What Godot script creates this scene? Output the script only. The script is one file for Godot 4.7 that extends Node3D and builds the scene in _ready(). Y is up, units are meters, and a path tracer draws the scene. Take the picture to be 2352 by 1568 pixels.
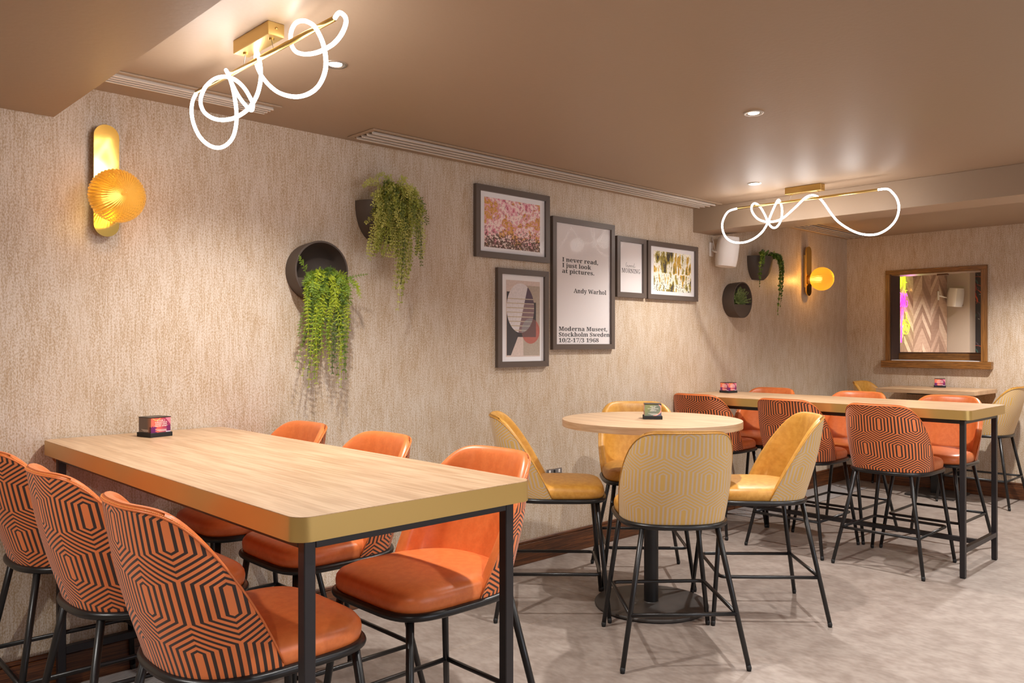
extends Node3D
# A bar lounge: two high wooden tables and a round one with bar stools, a papered wall with pictures, planters and sconces.
# x runs along the papered wall, z out of it into the room, y up.

const LOOPS_A := [0, -0.009, -0.499, -0.02, -0.04, -0.489, -0.04, -0.09, -0.451, -0.06, -0.15, -0.387, -0.07, -0.212, -0.314, -0.07, -0.258, -0.24, -0.06, -0.28, -0.18, -0.04, -0.272, -0.151, -0.02, -0.241, -0.139, -0.02, -0.201, -0.115, -0.03, -0.162, -0.092, -0.035, -0.117, -0.094, -0.03, -0.067, -0.125, -0.012, -0.01, -0.192, 0.012, 0.033, -0.267, 0.04, 0.026, -0.305, 0.06, -0.005, -0.311, 0.075, -0.043, -0.297, 0.09, -0.078, -0.274, 0.07, -0.121, -0.183, 0.03, -0.125, -0.091, 0, -0.109, -0.058, -0.02, -0.088, -0.053, -0.03, -0.061, -0.082, -0.035, -0.039, -0.126, -0.03, -0.017, -0.197, -0.03, -0.008, -0.273, -0.04, -0.026, -0.323, -0.05, -0.06, -0.339, -0.06, -0.095, -0.32, -0.07, -0.138, -0.266, -0.08, -0.179, -0.175, -0.085, -0.205, -0.083, -0.08, -0.213, -0.009, -0.07, -0.205, 0.037, -0.06, -0.19, 0.067, -0.05, -0.167, 0.083, -0.04, -0.137, 0.091, -0.03, -0.095, 0.088, -0.02, -0.048, 0.068, -0.008, -0.005, 0.033, 0.012, 0.038, -0.023, 0.03, 0.035, -0.068, 0.04, 0.017, -0.083, 0.04, -0.015, -0.062, 0.04, -0.047, -0.03, 0.03, -0.089, 0.035, 0.02, -0.131, 0.114, 0.01, -0.164, 0.2, 0, -0.187, 0.283, -0.01, -0.198, 0.363, -0.02, -0.197, 0.431, -0.03, -0.184, 0.481, -0.04, -0.162, 0.516, -0.045, -0.13, 0.524, -0.04, -0.087, 0.502, -0.03, -0.044, 0.462, -0.025, -0.009, 0.425, -0.02, 0.018, 0.38, -0.01, 0.04, 0.326, 0.01, 0.06, 0.252, 0.025, 0.06, 0.199, 0.04, 0.046, 0.16, 0.045, 0.021, 0.159, 0.04, -0.009, 0.193, 0.03, -0.036, 0.255, 0.02, -0.056, 0.323, 0.005, -0.073, 0.397, -0.01, -0.084, 0.469, -0.02, -0.087, 0.53, -0.025, -0.077, 0.575, -0.02, -0.053, 0.59, -0.01, -0.027, 0.578, -0.005, -0.006, 0.556, 0, 0.01, 0.523, 0, 0.014, 0.492]
const LOOPS_B := [0, 0, -0.522, -0.02, -0.015, -0.557, -0.04, -0.056, -0.582, -0.06, -0.113, -0.589, -0.07, -0.171, -0.574, -0.08, -0.218, -0.54, -0.08, -0.247, -0.497, -0.07, -0.259, -0.45, -0.06, -0.257, -0.398, -0.05, -0.237, -0.34, -0.04, -0.202, -0.29, -0.035, -0.163, -0.26, -0.03, -0.126, -0.242, -0.03, -0.078, -0.22, -0.025, -0.026, -0.197, -0.01, 0.009, -0.187, 0.01, 0.024, -0.184, 0.03, 0.002, -0.18, 0.04, -0.039, -0.175, 0.04, -0.087, -0.177, 0.02, -0.133, -0.18, 0, -0.165, -0.194, -0.02, -0.171, -0.21, -0.015, -0.151, -0.237, 0, -0.117, -0.263, 0.015, -0.071, -0.291, 0.025, -0.024, -0.322, 0.02, 0.008, -0.346, -0.005, 0.019, -0.359, -0.03, 0.004, -0.365, -0.04, -0.026, -0.365, -0.05, -0.059, -0.347, -0.05, -0.094, -0.319, -0.05, -0.119, -0.278, -0.06, -0.134, -0.221, -0.06, -0.133, -0.163, -0.05, -0.116, -0.12, -0.04, -0.083, -0.077, -0.03, -0.044, -0.033, -0.025, -0.009, 0.006, -0.015, 0.013, 0.033, 0.01, 0.024, 0.057, 0.025, 0.016, 0.084, 0.03, -0.013, 0.114, 0.03, -0.061, 0.148, 0.02, -0.118, 0.189, 0.01, -0.168, 0.232, 0, -0.21, 0.284, -0.01, -0.247, 0.343, -0.02, -0.273, 0.402, -0.03, -0.286, 0.461, -0.04, -0.285, 0.518, -0.045, -0.264, 0.572, -0.04, -0.226, 0.613, -0.03, -0.18, 0.633, -0.02, -0.126, 0.636, -0.01, -0.075, 0.621, 0, -0.032, 0.591, 0, -0.004, 0.559, 0, 0.009, 0.518]

const CEIL := 2.461
var M := {}
var used := {}
var rng := RandomNumberGenerator.new()

# ---------------------------------------------------------------- mesh building
class MB:
	var st := SurfaceTool.new()
	func _init() -> void:
		st.begin(Mesh.PRIMITIVE_TRIANGLES)
		st.set_smooth_group(-1)
	func smooth(on: bool) -> MB:
		st.set_smooth_group(1 if on else -1)
		return self
	func tri(a: Vector3, b: Vector3, c: Vector3, out: Vector3, ua := Vector2.ZERO, ub := Vector2.ZERO, uc := Vector2.ZERO) -> void:
		if (c - a).cross(b - a).dot(out) < 0.0:
			var t := b; b = c; c = t
			var u := ub; ub = uc; uc = u
		st.set_uv(ua); st.add_vertex(a)
		st.set_uv(ub); st.add_vertex(b)
		st.set_uv(uc); st.add_vertex(c)
	func quad(a: Vector3, b: Vector3, c: Vector3, d: Vector3, out: Vector3, ua := Vector2.ZERO, ub := Vector2(1, 0), uc := Vector2(1, 1), ud := Vector2(0, 1)) -> void:
		tri(a, b, c, out, ua, ub, uc)
		tri(a, c, d, out, ua, uc, ud)
	# a box with chamfered edges, turned by basis about its centre
	func box(c: Vector3, s: Vector3, bev := 0.0, basis := Basis()) -> MB:
		var h := s * 0.5
		var e := minf(bev, minf(h.x, minf(h.y, h.z)) * 0.9)
		var p := func(x: float, y: float, z: float) -> Vector3: return c + basis * Vector3(x, y, z)
		for ax in 3:
			for sg in [-1.0, 1.0]:
				var n := Vector3.ZERO; n[ax] = sg
				var u := (ax + 1) % 3
				var v := (ax + 2) % 3
				var q := []
				for k in [[-1, -1], [1, -1], [1, 1], [-1, 1]]:
					var w := Vector3.ZERO
					w[ax] = sg * h[ax]; w[u] = k[0] * (h[u] - e); w[v] = k[1] * (h[v] - e)
					q.append(c + basis * w)
				quad(q[0], q[1], q[2], q[3], basis * n, Vector2(0, 0), Vector2(s[u], 0), Vector2(s[u], s[v]), Vector2(0, s[v]))
		if e > 0.0:
			for ax in 3:
				var u := (ax + 1) % 3
				var v := (ax + 2) % 3
				for su in [-1.0, 1.0]:
					for sv in [-1.0, 1.0]:
						var q := []
						for k in [[-1, 0], [1, 0], [1, 1], [-1, 1]]:
							var w := Vector3.ZERO
							w[ax] = k[0] * (h[ax] - e)
							w[u] = su * (h[u] - (e if k[1] else 0.0)); w[v] = sv * (h[v] - (0.0 if k[1] else e))
							q.append(c + basis * w)
						var n := Vector3.ZERO; n[u] = su; n[v] = sv
						quad(q[0], q[1], q[2], q[3], basis * n)
			for sx in [-1.0, 1.0]:
				for sy in [-1.0, 1.0]:
					for sz in [-1.0, 1.0]:
						tri(p.call(sx * h.x, sy * (h.y - e), sz * (h.z - e)), p.call(sx * (h.x - e), sy * h.y, sz * (h.z - e)), p.call(sx * (h.x - e), sy * (h.y - e), sz * h.z), basis * Vector3(sx, sy, sz))
		return self
	# rows of points; out.call(middle of a quad) gives the side that faces out
	func grid(rows: Array, out: Callable, uvs := []) -> MB:
		for i in rows.size() - 1:
			var r0: Array = rows[i]
			var r1: Array = rows[i + 1]
			for j in r0.size() - 1:
				var m: Vector3 = (r0[j] + r0[j + 1] + r1[j] + r1[j + 1]) * 0.25
				var o: Vector3 = out.call(m)
				if uvs:
					quad(r0[j], r0[j + 1], r1[j + 1], r1[j], o, uvs[i][j], uvs[i][j + 1], uvs[i + 1][j + 1], uvs[i + 1][j])
				else:
					quad(r0[j], r0[j + 1], r1[j + 1], r1[j], o)
		return self
	# a tube along points with a radius at each (or one for all)
	func tube(pts: Array, rad, sides := 10, closed := false, caps := true) -> MB:
		var n := pts.size()
		var up := Vector3.UP
		var rows := []
		var prev := Vector3.ZERO
		for i in n:
			var a: Vector3 = pts[(i - 1 + n) % n] if closed else pts[maxi(i - 1, 0)]
			var b: Vector3 = pts[(i + 1) % n] if closed else pts[mini(i + 1, n - 1)]
			var t := (b - a).normalized()
			var x: Vector3
			if i == 0:
				x = t.cross(up if absf(t.dot(up)) < 0.9 else Vector3.RIGHT).normalized()
			else:
				x = (prev - t * prev.dot(t)).normalized()
			prev = x
			var y := t.cross(x)
			var r: float = rad[i] if rad is Array else rad
			var ring := []
			for k in sides + 1:
				var f := TAU * (k % sides) / sides
				ring.append(pts[i] + (x * cos(f) + y * sin(f)) * r)
			rows.append(ring)
		for i in (n if closed else n - 1):
			var i2 := (i + 1) % n
			var mid: Vector3 = (pts[i] + pts[i2]) * 0.5
			for k in sides:
				var o: Vector3 = (rows[i][k] + rows[i2][k + 1]) * 0.5 - mid
				quad(rows[i][k], rows[i][k + 1], rows[i2][k + 1], rows[i2][k], o)
		if caps and not closed:
			for e in [0, n - 1]:
				var dir: Vector3 = pts[e] - pts[1 if e == 0 else n - 2]
				for k in sides:
					tri(pts[e], rows[e][k], rows[e][k + 1], dir)
		return self
	# a profile of [radius, height] turned about y, or about the axis that basis makes of y
	func lathe(prof: Array, sides := 32, at := Vector3.ZERO, basis := Basis()) -> MB:
		for i in prof.size() - 1:
			var a: Vector2 = prof[i]
			var b: Vector2 = prof[i + 1]
			var nn := Vector2(b.y - a.y, -(b.x - a.x))
			for k in sides:
				var f0 := TAU * k / sides
				var f1 := TAU * ((k + 1) % sides) / sides
				var d := Vector3(cos(f0 + PI / sides), 0, sin(f0 + PI / sides))
				var o := d * nn.x + Vector3.UP * nn.y
				var pa := Vector3(cos(f0) * a.x, a.y, sin(f0) * a.x)
				var pb := Vector3(cos(f1) * a.x, a.y, sin(f1) * a.x)
				var pc := Vector3(cos(f1) * b.x, b.y, sin(f1) * b.x)
				var pd := Vector3(cos(f0) * b.x, b.y, sin(f0) * b.x)
				if a.x < 1e-6:
					tri(at + basis * pa, at + basis * pc, at + basis * pd, basis * o)
				elif b.x < 1e-6:
					tri(at + basis * pa, at + basis * pb, at + basis * pc, basis * o)
				else:
					quad(at + basis * pa, at + basis * pb, at + basis * pc, at + basis * pd, basis * o)
		return self
	# a flat polygon drawn out by depth along n
	func slab(poly: Array, depth: Vector3, uvscale := 1.0) -> MB:
		var c := Vector3.ZERO
		for p in poly: c += p
		c /= poly.size()
		for i in poly.size():
			var a: Vector3 = poly[i]
			var b: Vector3 = poly[(i + 1) % poly.size()]
			tri(c, a, b, -depth, Vector2(c.x, c.z) * uvscale, Vector2(a.x, a.z) * uvscale, Vector2(b.x, b.z) * uvscale)
			tri(c + depth, a + depth, b + depth, depth, Vector2(c.x, c.z) * uvscale, Vector2(a.x, a.z) * uvscale, Vector2(b.x, b.z) * uvscale)
			quad(a, b, b + depth, a + depth, (a + b) * 0.5 - c)
		return self
	func mesh() -> ArrayMesh:
		st.generate_normals()
		return st.commit()

func numbered(n: String) -> String:
	used[n] = used.get(n, -1) + 1
	return n if used[n] == 0 else "%s_%03d" % [n, used[n]]

func obj(called: String, mesh: Mesh, mat: Material, parent: Node = null) -> MeshInstance3D:
	var o := MeshInstance3D.new()
	o.mesh = mesh
	o.material_override = mat
	o.cast_shadow = GeometryInstance3D.SHADOW_CASTING_SETTING_ON
	if parent:
		o.name = called
		parent.add_child(o, true)
	else:
		o.name = numbered(called)
		add_child(o)
	return o

func thing(called: String, label: String, category: String, at := Vector3.ZERO, turn := 0.0, group := "") -> Node3D:
	var o := Node3D.new()
	o.name = numbered(called)
	add_child(o)
	o.position = at
	o.rotation.y = turn
	return tag(o, label, category, group)

func tag(o: Node3D, label: String, category: String, group := "") -> Node3D:
	o.set_meta("label", label)
	o.set_meta("category", category)
	if group: o.set_meta("group", group)
	return o

func struct(called: String, mesh: Mesh, mat: Material) -> MeshInstance3D:
	var o := MeshInstance3D.new()
	o.mesh = mesh
	o.material_override = mat
	o.name = called
	add_child(o, true)
	o.set_meta("kind", "structure")
	return o

func dup(root: Node3D, at: Vector3, turn: float, label: String) -> Node3D:
	var r: Node3D = root.duplicate()
	r.name = numbered(str(root.name).rstrip("_0123456789"))
	add_child(r)
	r.position = at
	r.rotation.y = turn
	r.set_meta("label", label)
	return r

func lamp_spot(at: Vector3, energy: float, angle: float, col: Color, parent: Node3D, size := 0.03) -> void:
	var l := SpotLight3D.new()
	l.name = "beam"
	l.light_energy = energy
	l.light_color = col
	l.light_size = size
	l.spot_angle = angle
	l.spot_angle_attenuation = 0.7
	l.spot_range = 30.0
	l.spot_attenuation = 2.0
	l.shadow_enabled = true
	l.position = at
	l.rotation_degrees.x = -90
	parent.add_child(l, true)

func lamp_omni(at: Vector3, energy: float, col: Color, parent: Node3D, size := 0.03) -> void:
	var l := OmniLight3D.new()
	l.name = "glow"
	l.light_energy = energy
	l.light_color = col
	l.light_size = size
	l.omni_range = 30.0
	l.omni_attenuation = 2.0
	l.shadow_enabled = true
	l.position = at
	parent.add_child(l, true)

# ---------------------------------------------------------------- textures
func nz(w: int, h: int, freq: float, octaves: int, sd: int, sx := 1, sy := 1, typ := FastNoiseLite.TYPE_SIMPLEX_SMOOTH, frac := FastNoiseLite.FRACTAL_FBM, warp := 0.0) -> PackedByteArray:
	var n := FastNoiseLite.new()
	n.seed = sd
	n.noise_type = typ
	n.frequency = freq
	n.fractal_type = frac
	n.fractal_octaves = octaves
	if warp > 0.0:
		n.domain_warp_enabled = true
		n.domain_warp_amplitude = warp
		n.domain_warp_frequency = freq * 1.3
	var im := n.get_seamless_image(w / sx, h / sy)
	im.convert(Image.FORMAT_L8)
	if sx > 1 or sy > 1:
		im.resize(w, h, Image.INTERPOLATE_CUBIC)
	return im.get_data()

func tex_rgb(w: int, h: int, b: PackedByteArray) -> ImageTexture:
	return ImageTexture.create_from_image(Image.create_from_data(w, h, false, Image.FORMAT_RGB8, b))

func tex_grey(w: int, h: int, b: PackedByteArray) -> ImageTexture:
	return ImageTexture.create_from_image(Image.create_from_data(w, h, false, Image.FORMAT_L8, b))

# two colours mixed by a byte map through a soft step, with a second map that brightens and darkens
func two_tone(w: int, h: int, m: PackedByteArray, lo: float, hi: float, a: Color, b: Color, v: PackedByteArray, amount: float) -> ImageTexture:
	var o := PackedByteArray()
	o.resize(w * h * 3)
	var lut := PackedFloat32Array()
	for i in 256: lut.append(smoothstep(lo, hi, i / 255.0))
	var ar := a.r * 255.0; var ag := a.g * 255.0; var ab := a.b * 255.0
	var dr := b.r * 255.0 - ar; var dg := b.g * 255.0 - ag; var db := b.b * 255.0 - ab
	var k := 0
	for i in w * h:
		var t := lut[m[i]]
		var g := 1.0 + amount * (v[i] / 127.5 - 1.0)
		o[k] = clampi(int((ar + dr * t) * g), 0, 255)
		o[k + 1] = clampi(int((ag + dg * t) * g), 0, 255)
		o[k + 2] = clampi(int((ab + db * t) * g), 0, 255)
		k += 3
	return tex_rgb(w, h, o)

func blend(parts: Array) -> PackedByteArray:
	var o := PackedByteArray()
	var n: int = parts[0][0].size()
	o.resize(n)
	var a: PackedByteArray = parts[0][0]
	var wa: float = parts[0][1]
	var b: PackedByteArray = parts[1][0]
	var wb: float = parts[1][1]
	if parts.size() == 2:
		for i in n: o[i] = int(a[i] * wa + b[i] * wb)
	else:
		var c: PackedByteArray = parts[2][0]
		var wc: float = parts[2][1]
		for i in n: o[i] = int(a[i] * wa + b[i] * wb + c[i] * wc)
	return o

func mat(col: Color, rough := 0.6, metal := 0.0) -> StandardMaterial3D:
	var m := StandardMaterial3D.new()
	m.albedo_color = col
	m.roughness = rough
	m.metallic = metal
	return m

func rgb8(r: int, g: int, b: int) -> Color:
	return Color(r / 255.0, g / 255.0, b / 255.0)

func world_map(m: StandardMaterial3D, size: Vector3) -> StandardMaterial3D:
	m.uv1_triplanar = true
	m.uv1_world_triplanar = true
	m.uv1_scale = Vector3(1.0 / size.x, 1.0 / size.y, 1.0 / size.z)
	return m

func hex_print(w: int, h: int, ground: Color, line: Color, grain: PackedByteArray) -> ImageTexture:
	# nested long hexagons in staggered columns; one period is 0.19 m wide and 0.32 m high
	var o := PackedByteArray()
	o.resize(w * h * 3)
	var k := 0
	for j in h:
		for i in w:
			var x := i * 0.19 / w
			var y := j * 0.32 / h
			var best := -1.0
			for c in [[0.0, 0.0], [0.19, 0.0], [0.095, 0.16], [0.0, 0.32], [0.19, 0.32]]:
				var ax := absf(x - c[0])
				var ay := absf(y - c[1])
				var r := minf((0.095 - ax) / 0.0181, (0.1061 - ax * 0.5498 - ay) / 0.0143)
				best = maxf(best, r)
			var f := best - floorf(best)
			var t := smoothstep(0.26, 0.31, f) * (1.0 - smoothstep(0.7, 0.75, f))
			var g := 0.94 + 0.12 * grain[(j % 256) * 256 + i % 256] / 255.0
			var col := ground.lerp(line, t) * g
			o[k] = clampi(int(col.r * 255), 0, 255)
			o[k + 1] = clampi(int(col.g * 255), 0, 255)
			o[k + 2] = clampi(int(col.b * 255), 0, 255)
			k += 3
	return tex_rgb(w, h, o)

func splash_print(w: int, h: int, sd: int, stops: Array, dark: Color, foot: float, drip: int) -> ImageTexture:
	# poured and spattered paint: a soft ground of several colours, flecks, and a dark foot
	var a := nz(w, h, 0.007, 3, sd, 1, drip)
	var b := nz(w, h, 0.028, 3, sd + 1, 1, drip)
	var c := nz(w, h, 0.05, 2, sd + 2)
	var d := nz(w, h, 0.14, 2, sd + 3)
	var o := PackedByteArray()
	o.resize(w * h * 3)
	var k := 0
	var n := stops.size() - 1
	for j in h:
		var low := smoothstep(0.5, 1.0, float(j) / h) * foot
		for i in w:
			var q := j * w + i
			var t := clampf((a[q] * 0.62 + b[q] * 0.38) / 255.0 * 1.7 - 0.35, 0.0, 0.999) * n
			var col: Color = stops[int(t)].lerp(stops[int(t) + 1], smoothstep(0.2, 0.8, t - int(t)))
			var fleck := (c[q] * 0.5 + d[q] * 0.5) / 255.0
			if fleck > 0.7 - low * 0.32: col = col.lerp(dark, 0.85)
			elif fleck < 0.3 + low * 0.06: col = col.lerp(Color(0.97, 0.94, 0.88), 0.6)
			o[k] = int(col.r * 255); o[k + 1] = int(col.g * 255); o[k + 2] = int(col.b * 255)
			k += 3
	return tex_rgb(w, h, o)

func shapes_print() -> ImageTexture:
	# paper-cut shapes: a banded disc over dark blocks, a rust disc and a sand ground
	var w := 320
	var h := 510
	var g := nz(w, h, 0.05, 3, 71)
	var im := Image.create(w, h, false, Image.FORMAT_RGB8)
	for j in h:
		for i in w:
			var x := float(i) / w
			var y := float(j) / h
			var col := rgb8(206, 186, 176)
			if x > 0.5 and y > 0.06 and y < 0.985: col = rgb8(170, 154, 138)
			if y > 0.13 and y < 0.26 and x > 0.25 and x < 0.52: col = rgb8(58, 50, 52)
			if x > 0.02 and y > 0.15 and y < 0.98 and x < 0.36 - (y - 0.72) * 0.85 * (1.0 if y > 0.72 else 0.0): col = rgb8(52, 46, 47)
			if x > 0.3 and x < 0.88 and y > 0.28 and y < 0.74: col = rgb8(44, 35, 36)
			var rd := Vector2((x - 0.72) * w, (y - 0.66) * h).length()
			if rd < 86.0:
				col = rgb8(176, 96, 82) if not (x < 0.88 and y < 0.74) else rgb8(104, 70, 68)
			var bd := Vector2((x - 0.42) * w / 0.78, (y - 0.36) * h).length()
			if bd < 166.0:
				var split := 0.62 - (y - 0.1) * 0.45
				col = rgb8(214, 206, 206) if x < split else (rgb8(82, 62, 80) if y < 0.3 else rgb8(128, 100, 104))
				var s := fposmod(y * 17.0, 1.0)
				if s < 0.2 and y > 0.2: col = rgb8(190, 172, 150)
				if rd < 86.0: col = col.lerp(rgb8(150, 160, 160), 0.5)
			col = col * (0.95 + 0.1 * g[j * w + i] / 255.0)
			im.set_pixel(i, j, col)
	return ImageTexture.create_from_image(im)

func menu_print(kind: int) -> ImageTexture:
	var w := 128
	var h := 96
	var im := Image.create(w, h, false, Image.FORMAT_RGB8)
	for j in h:
		for i in w:
			var x := float(i) / w
			var y := float(j) / h
			var col: Color
			if kind == 0:
				col = rgb8(232, 110, 92).lerp(rgb8(150, 44, 92), smoothstep(0.25, 0.95, x))
				if x - y * 0.55 > 0.72: col = rgb8(214, 128, 148)
				if x > 0.8 and y > 0.55: col = rgb8(112, 34, 92)
				if x < 0.25 + 0.05 * sin(y * 40.0) and y > 0.58 + 0.04 * sin(x * 60.0): col = rgb8(108, 30, 100)
				var wave := 0.16 - absf(x - 0.28) * absf(x - 0.28) * 4.0
				if absf(y - wave) < 0.03 and x < 0.55: col = rgb8(250, 190, 100)
				if y > 0.93 and x > 0.75: col = rgb8(232, 214, 226)
			elif kind == 1:
				col = rgb8(112, 122, 112).lerp(rgb8(132, 140, 96), 0.5 + 0.5 * sin(x * 5.0 + y * 3.0))
				var d := Vector2((x - 0.45) * 1.1, y - 0.4).length()
				if d > 0.56 and d < 0.64 and x > 0.5: col = rgb8(240, 160, 146)
				elif d >= 0.64 and x > 0.5: col = rgb8(96, 100, 120)
			else:
				col = rgb8(104, 92, 88).lerp(rgb8(184, 112, 82), smoothstep(0.6, 1.0, x))
				if x > 0.86 and y > 0.6: col = rgb8(84, 22, 42)
				if y > 0.88 and x < 0.7: col = rgb8(130, 118, 112)
			im.set_pixel(i, j, col)
	return ImageTexture.create_from_image(im)

func leaf_paper() -> ImageTexture:
	# dark wallpaper with flame and teal leaves
	var w := 256
	var h := 512
	var im := Image.create(w, h, false, Image.FORMAT_RGB8)
	im.fill(rgb8(26, 20, 24))
	var r := RandomNumberGenerator.new()
	r.seed = 5
	var tones := [rgb8(190, 72, 34), rgb8(150, 40, 30), rgb8(40, 74, 70), rgb8(70, 56, 66), rgb8(200, 190, 170)]
	for n in 70:
		var c := Vector2(r.randf() * w, r.randf() * h)
		var a := r.randf_range(-2.2, -0.9)
		var len := r.randf_range(30, 90)
		var col: Color = tones[n % 5]
		var wide := r.randf_range(3, 8) if n % 5 != 4 else 1.5
		if n % 5 == 4: len = 8
		for s in 90:
			var t := s / 90.0
			var p := c + Vector2(cos(a + t * 0.6), sin(a + t * 0.6)) * len * t
			var ww := int(wide * sin(t * PI)) + 1
			im.fill_rect(Rect2i(int(p.x) - ww / 2, int(p.y), ww, 2), col)
	return ImageTexture.create_from_image(im)

func textures() -> void:
	# papered wall: pale ground with ochre streaks that run down, and a crinkled foil relief
	var W := 1536
	var streak := nz(W, W, 0.12, 3, 3, 1, 14)
	var grain := nz(W, W, 0.2, 4, 4, 1, 2)
	var patch := nz(W, W, 0.012, 4, 5, 1, 4)
	var mix := blend([[streak, 0.3], [grain, 0.55], [patch, 0.15]])
	var paper := mat(Color.WHITE, 0.4)
	paper.albedo_texture = two_tone(W, W, mix, 0.33, 0.74, rgb8(208, 194, 179), rgb8(172, 146, 114), nz(W, W, 0.42, 2, 6), 0.06)
	var crinkle := nz(1024, 1024, 0.06, 3, 9, 1, 1, FastNoiseLite.TYPE_SIMPLEX_SMOOTH, FastNoiseLite.FRACTAL_RIDGED, 18.0)
	paper.heightmap_enabled = true
	paper.heightmap_scale = 0.1
	paper.heightmap_texture = tex_grey(1024, 1024, crinkle)
	world_map(paper, Vector3(1.9, 1.9, 1.9))
	M.paper = paper
	# floor vinyl: brushed along z
	var fs := nz(1024, 1024, 0.05, 4, 21, 1, 2)
	var fc := nz(1024, 1024, 0.01, 4, 22)
	var fg := nz(1024, 1024, 0.3, 2, 23, 1, 3)
	var vinyl := mat(Color.WHITE, 0.55)
	vinyl.albedo_texture = two_tone(1024, 1024, blend([[fs, 0.3], [fc, 0.4], [fg, 0.3]]), 0.2, 0.8, rgb8(158, 146, 137), rgb8(127, 113, 104), fg, 0.08)
	world_map(vinyl, Vector3(1.7, 1.7, 1.7))
	M.vinyl = vinyl
	M.weld = mat(rgb8(206, 186, 160), 0.5)
	# ceiling paint
	var ceil := mat(rgb8(158, 136, 114), 0.5)
	ceil.heightmap_enabled = true
	ceil.heightmap_scale = 0.03
	ceil.heightmap_texture = tex_grey(512, 512, nz(512, 512, 0.06, 3, 31))
	world_map(ceil, Vector3(0.9, 0.9, 0.9))
	M.ceil = ceil
	# oak, grain along v
	var g1 := nz(512, 1024, 0.09, 3, 41, 1, 32)
	var g2 := nz(512, 1024, 0.02, 3, 42, 1, 8)
	var g3 := nz(512, 1024, 0.25, 2, 43, 1, 16)
	var oak := mat(Color.WHITE, 0.4)
	oak.albedo_texture = two_tone(512, 1024, blend([[g1, 0.4], [g2, 0.35], [g3, 0.25]]), 0.25, 0.8, rgb8(204, 172, 138), rgb8(172, 136, 101), g3, 0.04)
	oak.uv1_scale = Vector3(1.4, 0.7, 1)
	M.oak = oak
	var edge := oak.duplicate()
	edge.uv1_scale = Vector3(1, 1, 1)
	M.oak_edge = edge
	# dark stained wood
	var dw := two_tone(512, 1024, blend([[g1, 0.6], [g3, 0.4]]), 0.25, 0.75, rgb8(112, 66, 34), rgb8(60, 32, 17), g2, 0.1)
	var dark := mat(Color.WHITE, 0.38)
	dark.albedo_texture = dw
	dark.uv1_triplanar = true
	dark.uv1_scale = Vector3(0.7, 6.0, 0.7)
	M.dark_wood = mat(Color.WHITE, 0.38)
	M.dark_wood.albedo_texture = tex_rot(dw)
	world_map(M.dark_wood, Vector3(1.2, 0.35, 1.2))
	var hatch := two_tone(512, 1024, blend([[g1, 0.55], [g3, 0.45]]), 0.25, 0.75, rgb8(160, 110, 54), rgb8(96, 62, 28), g2, 0.1)
	M.hatch_wood = mat(Color.WHITE, 0.36)
	M.hatch_wood.albedo_texture = tex_rot(hatch)
	world_map(M.hatch_wood, Vector3(1.0, 0.3, 1.0))
	M.jamb_wood = mat(Color.WHITE, 0.36)
	M.jamb_wood.albedo_texture = hatch
	world_map(M.jamb_wood, Vector3(0.25, 2.2, 0.25))
	M.lining = mat(Color.WHITE, 0.3)
	M.lining.albedo_texture = two_tone(512, 1024, blend([[g1, 0.55], [g3, 0.45]]), 0.25, 0.75, rgb8(98, 78, 70), rgb8(58, 44, 40), g2, 0.06)
	world_map(M.lining, Vector3(0.25, 2.2, 0.25))
	for k in 3:
		var ch := mat([rgb8(214, 184, 160), rgb8(188, 154, 132), rgb8(160, 126, 106)][k], 0.55)
		ch.albedo_texture = two_tone(256, 256, nz(256, 256, 0.06, 3, 90 + k, 8, 1), 0.2, 0.8, Color(1, 1, 1), Color(0.95, 0.93, 0.92), nz(256, 256, 0.2, 1, 95 + k), 0.04)
		world_map(ch, Vector3(0.5, 0.5, 0.5))
		M["chevron_%d" % k] = ch
	# leathers
	var hide := nz(512, 512, 0.09, 4, 51, 1, 1, FastNoiseLite.TYPE_CELLULAR)
	var mott := nz(512, 512, 0.02, 4, 52)
	var hide_tex := tex_grey(512, 512, hide)
	for kind in [["orange", rgb8(224, 124, 66), rgb8(216, 114, 58), 0.36], ["mustard", rgb8(204, 150, 66), rgb8(190, 134, 52), 0.44]]:
		var l := mat(Color.WHITE, kind[3])
		l.albedo_texture = two_tone(512, 512, mott, 0.25, 0.75, kind[1], kind[2], hide, 0.03)
		l.heightmap_enabled = true
		l.heightmap_scale = 0.012
		l.heightmap_texture = hide_tex
		l.uv1_triplanar = true
		l.uv1_scale = Vector3(2.4, 2.4, 2.4)
		M["leather_" + kind[0]] = l
	var weave := nz(256, 256, 0.3, 2, 61)
	var po := hex_print(448, 754, rgb8(232, 127, 68), rgb8(54, 36, 30), weave)
	var pm := hex_print(448, 754, rgb8(206, 166, 92), rgb8(196, 174, 152), weave)
	for k in 3:
		for kind in [["orange", po, 0.6], ["mustard", pm, 0.5]]:
			var c := mat(Color.WHITE, kind[2])
			c.albedo_texture = kind[1]
			c.rim_enabled = true
			c.rim = 0.25
			c.rim_tint = 0.4
			c.uv1_offset = Vector3([0.0, 0.37, 0.71][k], [0.1, 0.42, 0.8][k], 0)
			M["cloth_%s_%d" % [kind[0], k]] = c
	M.thread_orange = mat(rgb8(236, 160, 74), 0.6)
	M.thread_mustard = mat(rgb8(150, 108, 52), 0.6)
	M.black = mat(rgb8(20, 19, 20), 0.34)
	M.black_square = mat(rgb8(30, 27, 30), 0.4)
	M.rubber = mat(rgb8(26, 25, 25), 0.7)
	M.base_disc = mat(rgb8(52, 46, 42), 0.5)
	# metals
	M.gold_edge = mat(rgb8(198, 166, 100), 0.36, 0.65)
	M.brass = mat(rgb8(208, 176, 108), 0.32, 1.0)
	M.brass_mirror = mat(rgb8(218, 182, 96), 0.12, 1.0)
	M.chrome = mat(rgb8(210, 212, 218), 0.12, 1.0)
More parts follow.
